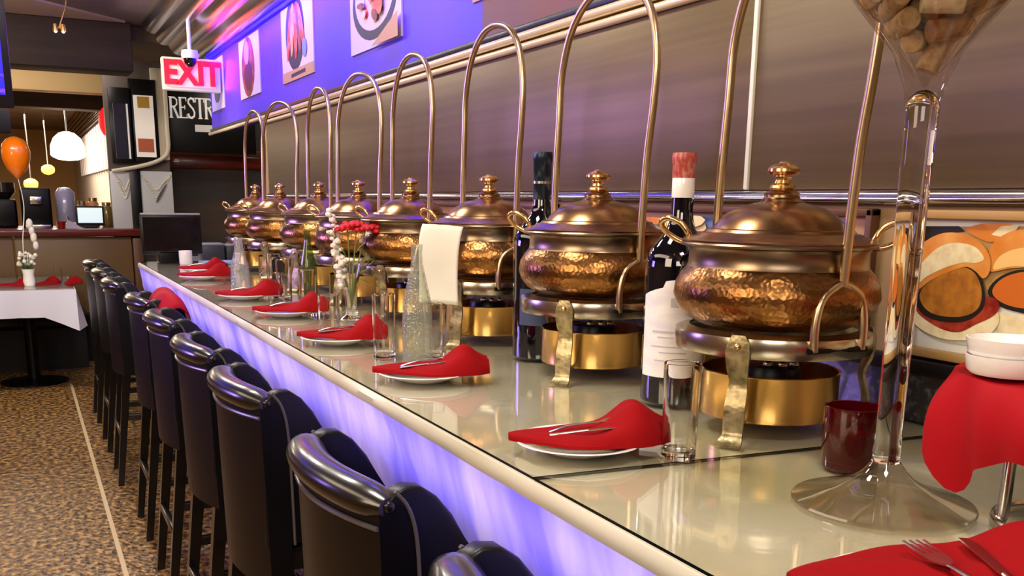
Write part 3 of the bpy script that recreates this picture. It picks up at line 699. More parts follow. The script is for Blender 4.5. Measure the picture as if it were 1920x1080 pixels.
poster(6.87, 7.32, 2.00, 2.33, 'small pale poster with a dark dish at the far end of the upper wall', [(shp_ellipse(0.5, 0.5, 0.3, 0.35), 4), (shp_ellipse(0.45, 0.3, 0.2, 0.15), 5)], PM)
poster(2.22, 2.86, 2.00, 2.34, 'poster of a pasta plate nearest the camera on the upper wall', [(shp_ellipse(0.5, 0.5, 0.42, 0.4), 0)] + bits(0.5, 0.5, 0.3, 0.28, 20, [6, 4, 1]), PM, ground=3)
# framed pictures along the wall behind the bar
bunt = mat('bun_top', '#cf7a26', 0.5, noise_=(14, '#e8a858', (1, 1, 1), 3, 0.4, 0.7)); bunl = mat('bun_light', '#eabf78', 0.5); bunc = mat('bun_cut', '#efe0b8', 0.5, noise_=(60, '#dcc898', (1, 1, 1), 3, 0.4, 0.7)); patty = mat('fried_patty', '#b87420', 0.5, noise_=(45, '#8c5014', (1, 1, 1), 4, 0.4, 0.7))
jam = mat('red_sauce', '#7c1814', 0.4, noise_=(40, '#b04028', (1, 1, 1), 4, 0.45, 0.7)); white_plate = mat('plate_print', '#dcdcd6', 0.5)
BM_ = [white_plate, bunt, bunl, bunc, patty, jam, mat('ink_black', '#18120e', 0.5), tan_wood, mat('patty_orange', '#c8661c', 0.5)]
def slider(cx, cz, s, pm=4):
    return [(shp_ellipse(cx + 0.02 * s, cz - 0.34 * s, 0.30 * s, 0.30 * s), 3), (shp_ellipse(cx + 0.01 * s, cz - 0.20 * s, 0.29 * s, 0.32 * s, 28, 0.0), 5),
            (shp_ellipse(cx, cz - 0.06 * s, 0.26 * s, 0.34 * s), 6), (shp_ellipse(cx, cz - 0.02 * s, 0.245 * s, 0.32 * s), pm),
            (shp_ellipse(cx, cz + 0.30 * s, 0.31 * s, 0.30 * s, 28, -0.0), 1), (shp_ellipse(cx + 0.03 * s, cz + 0.27 * s, 0.29 * s, 0.26 * s, 28, 0), 2), (shp_ellipse(cx + 0.04 * s, cz + 0.22 * s, 0.25 * s, 0.20 * s, 28, 0), 3)]
# outlines on the print, as (distance along the wall, height)
SL_bun1 = [(1.1072, 1.2935), (1.1082, 1.3174), (1.1052, 1.3431), (1.0899, 1.3606), (1.0612, 1.3725), (1.0273, 1.3728), (0.9929, 1.3606), (0.9749, 1.3418), (0.9718, 1.3199), (0.981, 1.3081), (0.9963, 1.3182), (1.0158, 1.3234), (1.048, 1.3114), (1.0764, 1.2976), (1.0972, 1.2822)]
SL_bun1c = [(1.1024, 1.3135), (1.0863, 1.334), (1.0634, 1.3518), (1.0349, 1.3588), (1.0012, 1.3539), (0.9833, 1.3374), (0.9979, 1.3301), (1.0195, 1.3296), (1.054, 1.3184), (1.0824, 1.3039), (1.0986, 1.2924)]
SL_dark1 = [(1.1015, 1.2663), (1.0856, 1.2892), (1.0534, 1.3143), (1.0256, 1.3252), (0.9935, 1.3184), (0.9767, 1.2901), (0.9765, 1.262), (1.0045, 1.241), (1.0479, 1.236), (1.0849, 1.2438)]
SL_patty1 = [(1.0889, 1.2744), (1.0742, 1.296), (1.0483, 1.313), (1.0249, 1.3203), (1.0001, 1.3123), (0.9858, 1.2893), (0.988, 1.2649), (1.0107, 1.251), (1.0495, 1.2477), (1.0759, 1.2551)]
SL_sauce1 = [(1.1095, 1.2786), (1.0993, 1.2492), (1.073, 1.2331), (1.0412, 1.2232), (1.0117, 1.2235), (0.9852, 1.2383), (0.9572, 1.2544), (0.9489, 1.2712), (0.9683, 1.282), (1.0234, 1.2737)]
SL_base1 = [(1.1115, 1.2611), (1.1034, 1.2314), (1.0759, 1.2155), (1.0343, 1.2089), (0.9867, 1.2151), (0.9541, 1.2323), (0.9486, 1.2569), (0.9758, 1.2701), (1.0626, 1.27)]
SL_bun2 = [(0.9754, 1.3196), (0.979, 1.3455), (0.9708, 1.3639), (0.9507, 1.377), (0.9259, 1.3824), (0.8921, 1.376), (0.8691, 1.3549), (0.8698, 1.3328), (0.8977, 1.331), (0.9391, 1.326)]
SL_bun2c = [(0.9668, 1.3226), (0.9605, 1.341), (0.9386, 1.353), (0.9057, 1.3576), (0.8758, 1.3472), (0.8776, 1.3323), (0.9353, 1.3293)]
SL_dark2 = [(0.9731, 1.2904), (0.9548, 1.3132), (0.9177, 1.3259), (0.8676, 1.3181), (0.8555, 1.2894), (0.8798, 1.2644), (0.9305, 1.2652), (0.9581, 1.2735)]
SL_patty2 = [(0.9624, 1.2913), (0.9474, 1.3106), (0.9129, 1.3216), (0.8755, 1.3175), (0.8626, 1.3), (0.8738, 1.2787), (0.9142, 1.2716), (0.948, 1.2776)]
SL_base2 = [(0.9562, 1.2601), (0.9296, 1.259), (0.8798, 1.2644), (0.855, 1.2596), (0.8596, 1.2364), (0.8988, 1.2236), (0.943, 1.2297)]
SL_bun3 = [(1.0232, 1.3778), (1.0013, 1.3879), (0.9657, 1.3904), (0.9434, 1.3864), (0.9502, 1.374), (0.9708, 1.3639), (0.9887, 1.3632)]
SL_bun3c = [(0.9792, 1.3729), (0.965, 1.3858), (0.9351, 1.3881), (0.9421, 1.3773), (0.9628, 1.3704)]
SL_black = [(1.103, 1.3819), (1.0999, 1.3586), (1.0708, 1.3697), (1.0258, 1.3761), (1.0383, 1.3838)]
SL_plate = [(1.1108, 1.2305), (1.0756, 1.213), (1.0139, 1.204), (0.8479, 1.2115), (0.8594, 1.2891), (1.1152, 1.2651)]
SL_bg = [(1.1302, 1.3812), (1.1152, 1.2651), (0.8594, 1.2891), (0.874, 1.3883)]
def sl(poly, d=0.0, grow=1.0):
    if len(poly) > 6:
        my, mz = sum(p[0] for p in poly) / len(poly), sum(p[1] for p in poly) / len(poly)
        poly = [(q.x, q.y) for q in catmull([(my + (y - my) * grow, mz + (z - mz) * grow, 0) for y, z in poly], 4, closed=True)]
    return [((1.104 - y + d) / 0.784, (z - 1.19) / 0.204) for y, z in poly]
shapes = [(sl(SL_bg), 7), (sl(SL_bg, 0.26), 7), (sl(SL_black), 6), (sl(SL_plate), 0), (sl(SL_plate, 0.26), 0)]
for d in (0.0, 0.27, 0.52):
    shapes += [(sl(SL_bun3, d), 1), (sl(SL_bun3c, d), 3), (sl(SL_base2, d), 3), (sl(SL_dark2, d), 6), (sl(SL_patty2, d, 1.06), 8), (sl(SL_bun2, d), 1), (sl(SL_bun2c, d), 2),
               (sl(SL_base1, d), 3), (sl(SL_sauce1, d), 5), (sl(SL_dark1, d), 6), (sl(SL_patty1, d, 1.09), 4), (sl(SL_bun1, d), 1), (sl(SL_bun1c, d), 3)]
poster(0.306, 1.118, 1.176, 1.408, 'large tan-framed picture of sliders with golden buns behind the red-draped stand', shapes, BM_, name='framed_food_picture', frame=(0.014, tan_wood))
for (y0, y1, lab, sd) in ((1.20, 2.22, 'tan-framed picture of orange fried food behind the two nearest chafing dishes', 1), (2.30, 3.32, 'tan-framed picture of orange food behind the third and fourth chafing dishes', 2),
                          (3.40, 4.42, 'tan-framed picture of orange food behind the fifth and sixth chafing dishes', 3), (4.50, 5.52, 'tan-framed picture of orange food behind the two farthest chafing dishes', 4)):
    rr = random.Random(sd)
    sh = [([(0, 0.8), (1, 0.8), (1, 1), (0, 1)], 3)] + [([(u, 0.72), (u + 0.1, 0.72), (u + 0.1, 0.97), (u, 0.97)], 8) for u in (0.52, 0.68, 0.86)] + bits(0.5, 0.55, 0.48, 0.35, 46, [6, 6, 7, 4, 1], 0.075)
    poster(y0, y1, 1.176, 1.408, lab, sh, PM, name='framed_food_picture', frame=(0.014, brown_wood), ground=4)

# ------------------------------------------------------------------ the bar counter
CE = 5.56
t = thing('bar_counter', 'long bar counter running down the right wall with its pale front panel', 'counter', (0, 0, 0))
link('worktop', B(0.562, WX - 0.016, -0.6, CE, 1.043, 1.0615, bev=0.003), brown_wood, t)
link('front_panel', B(0.86, 0.88, -0.6, CE, 0.0, 1.042), mat('pale_panel', '#c9c2cc', 0.5), t)
link('foot_rail', T([(0.70, -0.6, 0.2), (0.70, CE, 0.2)], 0.02, n=12), chrome_dark, t)
for y in (0.4, 2.4, 4.4): link('rail_bracket', T([(0.70, y, 0.2), (0.86, y, 0.2)], 0.012, n=8), chrome_dark, t)
# cloth over the worktop, its edge turned down, and the sheer skirt hanging below
def edge_path(s):
    return [(WX - 0.018, 1.0655), (0.90, 1.0655), (0.562, 1.0655), (0.5545, 1.0635), (0.5505, 1.057), (0.550, 1.046), (0.5515, 1.040)]
bm = bmesh.new(); ny = 260
rows = []
for j in range(ny + 1):
    y = -0.6 + (CE + 0.62 - 0.0) * j / ny
    row = []
    for k, (x, z) in enumerate(edge_path(0)):
        wob = 0.0016 * noise.noise(Vector((y * 9, k * 0.6, 0))) if k >= 3 else 0
        row.append(bm.verts.new((x + wob, y, z)))
    rows.append(row)
for a_, b_ in zip(rows, rows[1:]):
    for k in range(len(a_) - 1): bm.faces.new((a_[k], b_[k], b_[k + 1], a_[k + 1]))
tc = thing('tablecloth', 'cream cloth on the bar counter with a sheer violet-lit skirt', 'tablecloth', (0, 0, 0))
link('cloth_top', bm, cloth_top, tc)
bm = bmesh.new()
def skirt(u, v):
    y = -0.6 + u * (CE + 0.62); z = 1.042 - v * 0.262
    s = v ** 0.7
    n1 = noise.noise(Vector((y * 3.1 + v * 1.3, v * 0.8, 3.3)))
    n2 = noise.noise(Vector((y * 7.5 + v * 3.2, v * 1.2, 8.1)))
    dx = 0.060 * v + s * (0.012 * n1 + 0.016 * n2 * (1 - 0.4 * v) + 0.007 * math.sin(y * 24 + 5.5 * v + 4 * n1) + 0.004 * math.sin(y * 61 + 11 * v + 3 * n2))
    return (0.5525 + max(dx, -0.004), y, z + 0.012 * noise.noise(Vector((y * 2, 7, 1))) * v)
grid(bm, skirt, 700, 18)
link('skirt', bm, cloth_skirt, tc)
def wrap(u, v):   # end of the cloth at the far corner
    a = u * PI / 2; z = 1.060 - v * 0.26
    return (0.5525 + 0.18 * (1 - math.cos(a)) + 0.05 * v, CE + 0.02 + 0.10 * math.sin(a), z)
link('corner_drape', grid(bmesh.new(), wrap, 14, 8), mat('cream_cloth', '#e2dccb', 0.7), tc)
# glass panes on the cloth
def pane(y0, y1, label, skew0=0.0, skew1=0.0):
    bm = bmesh.new()
    x0, x1, z0, z1 = 0.557, WX - 0.02, 1.0662, Z
    vs = [bm.verts.new(c) for c in ((x0, y0, z0), (x1, y0 + skew0, z0), (x1, y1 + skew1, z0), (x0, y1, z0), (x0, y0, z1), (x1, y0 + skew0, z1), (x1, y1 + skew1, z1), (x0, y1, z1))]
    for k, idx in enumerate(((3, 2, 1, 0), (4, 5, 6, 7), (0, 1, 5, 4), (1, 2, 6, 5), (2, 3, 7, 6), (3, 0, 4, 7))):
        f = bm.faces.new([vs[i] for i in idx]); f.material_index = 0 if k < 2 else 1
    o = link('glass_pane', bm, [pane_glass, pane_edge], smooth=False); tag(o, label, 'glass sheet', 'glass sheets on the bar counter'); return o
pane(-0.6, 1.036, 'clear glass sheet on the bar cloth, the near one under the giant martini glass', 0, -0.05)
pane(1.039, CE, 'clear glass sheet on the bar cloth, the long one running to the monitor', -0.05, 0)
bm = bmesh.new(); box(bm, 0.632, 0.642, -0.5, CE - 0.05, 1.028, 1.042)
tag(link('counter_led_strip', bm, mat('violet_led', '#6040ff', emit='#6a4cff', strength=1.5)), 'violet glowing strip under the front edge of the bar counter', 'light strip')

# ------------------------------------------------------------------ bar stools
def make_stool(label):
    t = thing('bar_stool', label, 'bar stool', (0, 0, 0), group='black leather stools along the bar')
    link('seat', B(-0.165, 0.19, -0.17, 0.17, 0.64, 0.735, bev=0.03, seg=4), leather, t)
    link('seat_frame', B(-0.18, 0.17, -0.185, 0.185, 0.59, 0.645, bev=0.006), leg_black, t)
    def cx(s): return -0.222 + 0.040 * s * s                      # plan curve of the back, s in -1..1
    # backrest slab
    def back(u, v):
        s = -1 + 2 * u; zz = 0.56 + 0.425 * min(1, v) ; lean = -0.010 * (zz - 0.56) / 0.42
        return (cx(s) + 0.0 + lean, 0.208 * s, zz)
    bm = bmesh.new(); nu, nv = 16, 10
    O = [[bm.verts.new(back(i / nu, j / nv)) for j in range(nv + 1)] for i in range(nu + 1)]
    I = [[bm.verts.new(Vector(back(i / nu, j / nv)) + Vector((0.05, 0, 0))) for j in range(nv + 1)] for i in range(nu + 1)]
    for i in range(nu):
        for j in range(nv):
            bm.faces.new((O[i][j], O[i][j + 1], O[i + 1][j + 1], O[i + 1][j])); bm.faces.new((I[i][j], I[i + 1][j], I[i + 1][j + 1], I[i][j + 1]))
        bm.faces.new((O[i][0], O[i + 1][0], I[i + 1][0], I[i][0])); bm.faces.new((O[i][nv], I[i][nv], I[i + 1][nv], O[i + 1][nv]))
    for j in range(nv):
        bm.faces.new((O[0][j], I[0][j], I[0][j + 1], O[0][j + 1])); bm.faces.new((O[nu][j], O[nu][j + 1], I[nu][j + 1], I[nu][j]))
    link('backrest', bm, leather, t)
    # rolled top
    pts = [(cx(s) - 0.006 + 0.012, 0.205 * s, 0.985 + 0.006 * (1 - s * s)) for s in [-1 + 2 * k / 18 for k in range(19)]]
    def rr_(u): return 0.034 * (1 - 0.45 * abs(2 * u - 1) ** 10)
    roll = link('top_roll', T(pts, rr_, n=20, flat=0.78), leather_roll, t, angle=60)
    for s in (-1, 1):
        e = (cx(1) + 0.006, 0.207 * s, 0.985)
        bm = bmesh.new(); ico(bm, e, 0.010, (1, 0.5, 1), 2)
        link('button', bm, leather_roll, roll)
        for dz in (-0.030,):
            pass
    # seam piping running under the roll on the outer back
    pts = [(cx(s) - 0.012, 0.207 * s, 0.954) for s in [-1 + 2 * k / 18 for k in range(19)]]
    link('piping', T(pts, 0.004, n=8), piping_m, t)
    for s in (-1, 1):
        prof = [(-0.19, 0.66), (-0.19, 0.975), (-0.172, 1.002), (-0.15, 1.012), (-0.125, 1.008), (-0.10, 0.99), (-0.075, 0.958), (-0.05, 0.91), (-0.02, 0.845), (0.02, 0.79), (0.07, 0.765), (0.13, 0.75), (0.15, 0.735), (0.15, 0.66)]
        bm = bmesh.new(); prism(bm, prof, 0.172 * s, 0.207 * s)
        bmesh.ops.bevel(bm, geom=[e for e in bm.edges if abs(e.verts[0].co.y - e.verts[1].co.y) < 1e-5], offset=0.007, segments=3, profile=0.5, affect='EDGES')
        w = link('side_wing', bm, leather, t)
        pp = [(-0.128, 0.210 * s, 0.66), (-0.130, 0.210 * s, 0.80), (-0.134, 0.210 * s, 0.92), (-0.146, 0.209 * s, 0.978), (-0.166, 0.205 * s, 1.006)]
        link('piping', T(catmull(pp, 5), 0.0032, n=8), piping_m, w)
    for sx in (-1, 1):
        for s in (-1, 1):
            xt, xb = (-0.165, -0.235) if sx < 0 else (0.15, 0.175)
            bm = bmesh.new()
            a = 0.019; b_ = 0.014
            top = [(xt - a, s * 0.165 - a), (xt + a, s * 0.165 - a), (xt + a, s * 0.165 + a), (xt - a, s * 0.165 + a)]
            bot = [(xb - b_, s * 0.170 - b_), (xb + b_, s * 0.170 - b_), (xb + b_, s * 0.170 + b_), (xb - b_, s * 0.170 + b_)]
            vt = [bm.verts.new((x, y, 0.60)) for x, y in top]; vb = [bm.verts.new((x, y, 0.0)) for x, y in bot]
            bm.faces.new(vt); bm.faces.new(list(reversed(vb)))
            for k in range(4): bm.faces.new((vt[k], vb[k], vb[(k + 1) % 4], vt[(k + 1) % 4]))
            link('leg', bm, leg_black, t, smooth=False)
    for (x0, x1, y0, y1, z) in ((-0.222, -0.20, -0.165, 0.165, 0.24), (0.155, 0.18, -0.165, 0.165, 0.28), (-0.21, 0.165, -0.178, -0.156, 0.33), (-0.21, 0.165, 0.156, 0.178, 0.33)):
        link('stretcher', B(x0, x1, y0, y1, z, z + 0.03, bev=0.004), leg_black, t)
    return t
stool_pos = [(0.80, 0.0, 'nearest black leather bar stool, cut off by the bottom edge'), (1.455, 0.02, 'second nearest black leather bar stool, with a shiny rolled back top in full view'),
             (2.235, 0.03, 'third black leather bar stool from the camera'), (2.87, 0.02, 'fourth black leather bar stool from the camera'), (3.58, 0.0, 'fifth black bar stool from the camera, just in front of the red-draped one'),
             (4.28, 0.0, 'black bar stool with the red cloth hung over it'), (5.16, -0.02, 'black bar stool just beyond the red-draped one'), (5.88, 0.0, 'second farthest black bar stool, beside the white table corner'), (6.68, 0.0, 'farthest black bar stool at the end of the row')]
s0 = make_stool(stool_pos[0][2])
for i, (y, rz, lab) in enumerate(stool_pos):
    o = s0 if i == 0 else dup(s0, label=lab)
    o.location = (0.607 - (0.03 if i >= 6 else 0), y, 0); o.rotation_euler = (0, 0, rz)
# red cloth over the wing of a stool
def drape(u, v):
    y = 3.98 + 0.50 * u; s = -1 + 2 * v
    x = 0.52 + 0.085 * s
    z = 1.035 - 0.115 * abs(s) ** 2.2 - 0.05 * (2 * u - 1) ** 4 + 0.008 * math.sin(9 * u + 3 * s)
    return (x, y, z)
bm = grid(bmesh.new(), drape, 24, 18)
o = solo('red_cloth', bm, red_satin, 'bright red cloth draped over a far bar stool beside the skirt', 'cloth')
sm_ = o.modifiers.new('thickness', 'SOLIDIFY'); sm_.thickness = 0.006

# ------------------------------------------------------------------ chafing dishes
def make_dish(label):
    t = thing('chafing_dish', label, 'chafing dish', (0, 0, Z), group='copper chafing dishes along the bar')
    v = link('vessel', L([(0, 0.158), (0.08, 0.158), (0.115, 0.163), (0.138, 0.175), (0.150, 0.190), (0.1555, 0.207), (0.1525, 0.226), (0.143, 0.242), (0.136, 0.250)], n=72), copper_ham, t)
    link('collar', L([(0.136, 0.250), (0.1345, 0.254), (0.1335, 0.274), (0.137, 0.279), (0.147, 0.281), (0.148, 0.284), (0.146, 0.2865), (0.126, 0.2865), (0.126, 0.25)], n=72), copper_dull, v)
    lid = link('lid', L([(0.145, 0.2870), (0.1455, 0.2895), (0.140, 0.293), (0.126, 0.296), (0.122, 0.2995), (0.113, 0.3015), (0.110, 0.3055), (0.101, 0.307), (0.098, 0.311), (0.092, 0.318), (0.080, 0.329), (0.066, 0.337), (0.050, 0.342), (0.036, 0.3455), (0.031, 0.347),
                         (0.031, 0.350), (0.027, 0.3525), (0.026, 0.356), (0.0265, 0.359), (0.022, 0.362), (0.0175, 0.364), (0.0, 0.364)], n=72), copper, t)
    link('knob', L([(0.0175, 0.364), (0.0195, 0.367), (0.0185, 0.371), (0.0125, 0.374), (0.0110, 0.379), (0.0130, 0.383), (0.0125, 0.3855), (0.020, 0.3865), (0.0242, 0.391), (0.0240, 0.395), (0.0185, 0.4000), (0.0085, 0.4030), (0.0065, 0.4055), (0.0, 0.4065)], n=40), brass, lid)
    for ang in (-48, 132):
        a = math.radians(ang); d = Vector((math.cos(a), math.sin(a), 0)); s = Vector((-math.sin(a), math.cos(a), 0))
        Q = [(0.142, 0.282, -0.012), (0.160, 0.286, -0.010), (0.180, 0.300, -0.004), (0.184, 0.314, 0.004), (0.170, 0.320, 0.010), (0.150, 0.312, 0.012), (0.138, 0.296, 0.010), (0.136, 0.285, 0.0)]
        link('handle', T(catmull([d * r_ + s * o_ + Vector((0, 0, z_)) for r_, z_, o_ in Q], 6, closed=True), 0.0046, n=10, closed=True), brass, t)
    link('ring_stand', L([(0.142, 0.126), (0.149, 0.126), (0.1505, 0.130), (0.1505, 0.150), (0.149, 0.155), (0.142, 0.157), (0.128, 0.160), (0.128, 0.157), (0.140, 0.152), (0.142, 0.148)], n=72, close=True), pewter, t)
    for ang in (214, 334, 94):
        a = math.radians(ang); ca, sa = math.cos(a), math.sin(a)
        path = [(0.153, 0.160), (0.1545, 0.140), (0.152, 0.115), (0.144, 0.092), (0.146, 0.075), (0.152, 0.055), (0.154, 0.030), (0.156, 0.014), (0.166, 0.004), (0.176, 0.001)]
        wid = [0.010, 0.0175, 0.0165, 0.0135, 0.0150, 0.0155, 0.0155, 0.015, 0.018, 0.019]
        pc = catmull([(r, 0, z) for r, z in path], 5); wc = catmull([(w, 0, 0) for w in wid], 5)
        bm = bmesh.new(); rings = []
        for i, (p_, w_) in enumerate(zip(pc, wc)):
            q_ = pc[min(i + 1, len(pc) - 1)] - pc[max(i - 1, 0)]; nn = Vector((-q_.z, 0, q_.x)).normalized() * 0.0022
            ring = []
            for (sg, ss) in ((1, -1), (1, 1), (-1, 1), (-1, -1)):
                pt_ = p_ + nn * sg; y_ = ss * w_.x
                ring.append(bm.verts.new((pt_.x * ca - y_ * sa, pt_.x * sa + y_ * ca, max(pt_.z, 0.0))))
            rings.append(ring)
        for r1, r2 in zip(rings, rings[1:]):
            for k in range(4): bm.faces.new((r1[k], r1[(k + 1) % 4], r2[(k + 1) % 4], r2[k]))
        bm.faces.new(rings[0]); bm.faces.new(list(reversed(rings[-1])))
        lg = link('leg', bm, brass_leg, t)
        link('rivet', ico(bmesh.new(), (0.157 * ca, 0.157 * sa, 0.144), 0.0055, sub=2), brass, lg)
    link('burner_drum', L([(0, 0.020), (0.098, 0.020), (0.106, 0.023), (0.1065, 0.028), (0.1065, 0.090), (0.108, 0.092), (0.106, 0.0935), (0.1035, 0.092), (0.1035, 0.026), (0, 0.026)], n=64), gold_drum, t)
    br = link('drum_bracket', bmesh.new(), brass_leg, t)
    bm = bmesh.new()
    for ang in (214, 334, 94):
        a = math.radians(ang); tube(bm, [(0.100 * math.cos(a), 0.100 * math.sin(a), 0.024), (0.150 * math.cos(a), 0.150 * math.sin(a), 0.030)], 0.0035, n=8)
    bm.to_mesh(br.data); bm.free()
    fb = link('fuel_burner', L([(0, 0.026), (0.050, 0.026), (0.050, 0.085), (0.046, 0.098), (0.030, 0.102), (0, 0.102)], n=32), black_metal, t)
    for dx, dy in ((-0.028, -0.03), (-0.012, -0.045), (0.01, -0.045)):
        link('vent_knob', ico(bmesh.new(), (dx, dy, 0.103), 0.008, sub=2), steel, fb)
    # bail arch standing over the dish, one yoke at each foot
    P = [(-.146, .232), (-.148, .30), (-.155, .42), (-.168, .52), (-.172, .60), (-.152, .675), (-.10, .725), (-.02, .743), (.05, .728), (.108, .68), (.142, .60), (.150, .50), (.157, .40), (.161, .31), (.158, .232)]
    arch = link('arch_handle', T(catmull([(0, y, z) for y, z in P], 6), 0.0074, n=12, flat=1.0), rod_m, t)
    for s, yy in ((-1, -0.146), (1, 0.158)):
        Q = [(-0.043, yy, 0.140), (-0.044, yy, 0.175), (-0.036, yy, 0.212), (-0.014, yy, 0.230), (0.0, yy, 0.234), (0.014, yy, 0.230), (0.036, yy, 0.212), (0.044, yy, 0.175), (0.043, yy, 0.140)]
        link('yoke', T(catmull(Q, 5), 0.0064, n=10), rod_m, arch)
        link('yoke_pin', T([(-0.052, yy, 0.141), (0.052, yy, 0.141)], 0.0048, n=8), black_metal, arch)
    return t
dishes = [(1.150, -3, 'nearest copper chafing dish, right of the bottle with a white label'), (1.680, 3, 'second copper chafing dish, between the two wine bottles'), (2.185, 0, 'third copper chafing dish, right of the hanging white paper'),
          (2.723, 0, 'fourth copper chafing dish, left of the hanging white paper'), (3.218, 9, 'fifth copper chafing dish, partly hidden behind the red flowers'), (3.700, 0, 'sixth copper chafing dish, behind the tall green-tinted bottle'),
          (4.33, 14, 'seventh copper chafing dish, second from the far end'), (4.83, 4, 'farthest copper chafing dish at the end of the row')]
d0 = make_dish(dishes[0][2])
for i, (y, rz, lab) in enumerate(dishes):
    o = d0 if i == 0 else dup(d0, label=lab)
    o.location = (1.035, y, Z); o.rotation_euler = (0, 0, math.radians(rz))

# ------------------------------------------------------------------ wine bottles
def bottle(loc, label, capsule, with_label):
    t = thing('wine_bottle', label, 'wine bottle', loc, group='tall dark wine bottles on the bar')
    link('glass_body', L([(0, 0.004), (0.03, 0.0), (0.052, 0.0), (0.0575, 0.006), (0.058, 0.015), (0.058, 0.235), (0.0565, 0.250), (0.050, 0.268), (0.036, 0.285), (0.024, 0.300), (0.0195, 0.318), (0.0185, 0.335), (0.0180, 0.405), (0.0, 0.405)], n=48), dark_glass, t)
    if capsule == 'red':
        c = link('capsule', L([(0.0187, 0.352), (0.0190, 0.353), (0.0190, 0.384), (0.0187, 0.385)], n=40), white_china, t)
        link('capsule_top', L([(0.0190, 0.384), (0.0192, 0.385), (0.0195, 0.408), (0.0206, 0.410), (0.0206, 0.420), (0.0195, 0.425), (0, 0.425)], n=40), mat('faded_red_foil', '#b04840', 0.35, noise_=(150, '#c88878', (1, 1, 0.6), 3, 0.45, 0.7)), c)
    else:
        c = link('capsule', L([(0.0187, 0.330), (0.0190, 0.331), (0.0192, 0.405), (0.0206, 0.408), (0.0206, 0.420), (0.0195, 0.425), (0, 0.425)], n=40), mat('blue_foil', '#27303c', 0.3, metal=0.7, noise_=(70, '#6c7684', (1, 1, 0.5), 3, 0.5, 0.7)), t)
        link('capsule_band', L([(0.0194, 0.362), (0.0200, 0.362), (0.0200, 0.367), (0.0194, 0.367)], n=40, close=True), steel, c)
    if with_label:
        bm = bmesh.new(); a0 = math.radians(232)
        def lf(u, v):
            s = -1 + 2 * u; a = a0 + s * math.radians(66)
            top = 0.190 + 0.018 * (1 - abs(s) ** 1.6) + (0.010 if abs(s) < 0.3 else 0)
            z = 0.052 + (top - 0.052) * v; r = 0.0587
            return (r * math.cos(a), r * math.sin(a), z)
        grid(bm, lf, 28, 10)
        lb = link('label', bm, mat('label_paper', '#e9e4e2', 0.6, noise_=(14, '#d6d2da', (1, 1, 3), 3, 0.45, 0.7)), t)
        def strip(aa, bb, z0, z1, m_, nm):
            b2 = bmesh.new(); grid(b2, lambda u, v: (0.0591 * math.cos(a0 + math.radians(aa + (bb - aa) * u)), 0.0591 * math.sin(a0 + math.radians(aa + (bb - aa) * u)), z0 + (z1 - z0) * v), 12, 2)
            return link(nm, b2, m_, lb)
        ink = mat('label_ink', '#b8b4bc', 0.6)
        strip(-9, 5, 0.172, 0.188, ink, 'crest')
        for k, (aa, bb, z) in enumerate(((-40, 30, 0.128), (-30, 22, 0.120), (-42, 36, 0.104), (-26, 20, 0.094), (-34, 26, 0.080))):
            strip(aa, bb, z, z + (0.004 if k == 0 else 0.002), ink, 'printed_line')
    return t
bottle((1.005, 1.358, Z), 'tall dark wine bottle with a white label and red-topped capsule, between the two nearest dishes', 'red', True)
o = bottle((1.02, 1.885, Z), 'tall dark wine bottle with a blue-grey capsule, left of the second dish', 'blue', False)
bm = bmesh.new(); a0 = math.radians(250)
grid(bm, lambda u, v: (0.0587 * math.cos(a0 + (-1 + 2 * u) * 0.95), 0.0587 * math.sin(a0 + (-1 + 2 * u) * 0.95), 0.075 + 0.075 * v), 24, 4)
link('label', bm, mat('navy_label', '#3c4868', 0.5), o); o.scale = (1.05, 1.05, 1.05)
# shelf bottles/cruets seen between dishes
def carafe_bm(h, r, neck, rib=False):
    return L([(0, 0), (r * 0.9, 0), (r, 0.006), (r, h * 0.36), (r * 0.93, h * 0.52), (r * 0.62, h * 0.70), (neck * 1.15, h * 0.84), (neck, h * 0.92), (neck * 1.2, h * 0.985), (neck * 1.2, h), (neck * 1.05, h), (neck * 0.85, h * 0.92), (neck * 0.95, h * 0.84),
              (r * 0.52, h * 0.70), (r * 0.83, h * 0.52), (r * 0.90, h * 0.36), (r * 0.90, 0.014), (0, 0.012)], n=40)
solo('water_carafe', carafe_bm(0.252, 0.0325, 0.011), rib_glass, 'tall ribbed clear glass carafe in front of the hanging white paper', 'carafe', (0.742, 1.921, Z))
solo('water_carafe', carafe_bm(0.235, 0.030, 0.010), green_glass, 'tall green-tinted glass bottle left of the red flowers', 'carafe', (0.885, 3.335, Z))
solo('water_carafe', carafe_bm(0.20, 0.034, 0.014), rib_glass, 'clear glass carafe at the far end of the bar beside the red napkins', 'carafe', (0.713, 3.653, Z))
for (x, y, r, h, lab) in ((0.785, 1.041, 0.0255, 0.132, 'tall clear tumbler beside the second nearest plate, in front of the labelled bottle'), (0.70, 2.016, 0.026, 0.140, 'clear tumbler left of the ribbed carafe'),
                          (0.80, 1.97, 0.024, 0.12, 'clear tumbler behind the ribbed carafe, below the white paper'), (0.77, 2.92, 0.027, 0.13, 'clear tumbler beside the flower vase'),
                          (0.79, 3.30, 0.027, 0.14, 'clear tumbler in front of the green-tinted bottle'), (0.83, 3.62, 0.027, 0.14, 'clear tumbler between the green-tinted bottle and the far carafe'),
                          (0.675, 2.36, 0.027, 0.108, 'short clear tumbler between the fourth and fifth plates')):
    solo('tumbler', tumbler_bm(r, h), glass, lab, 'glass', (x, y, Z), group='water tumblers along the bar')

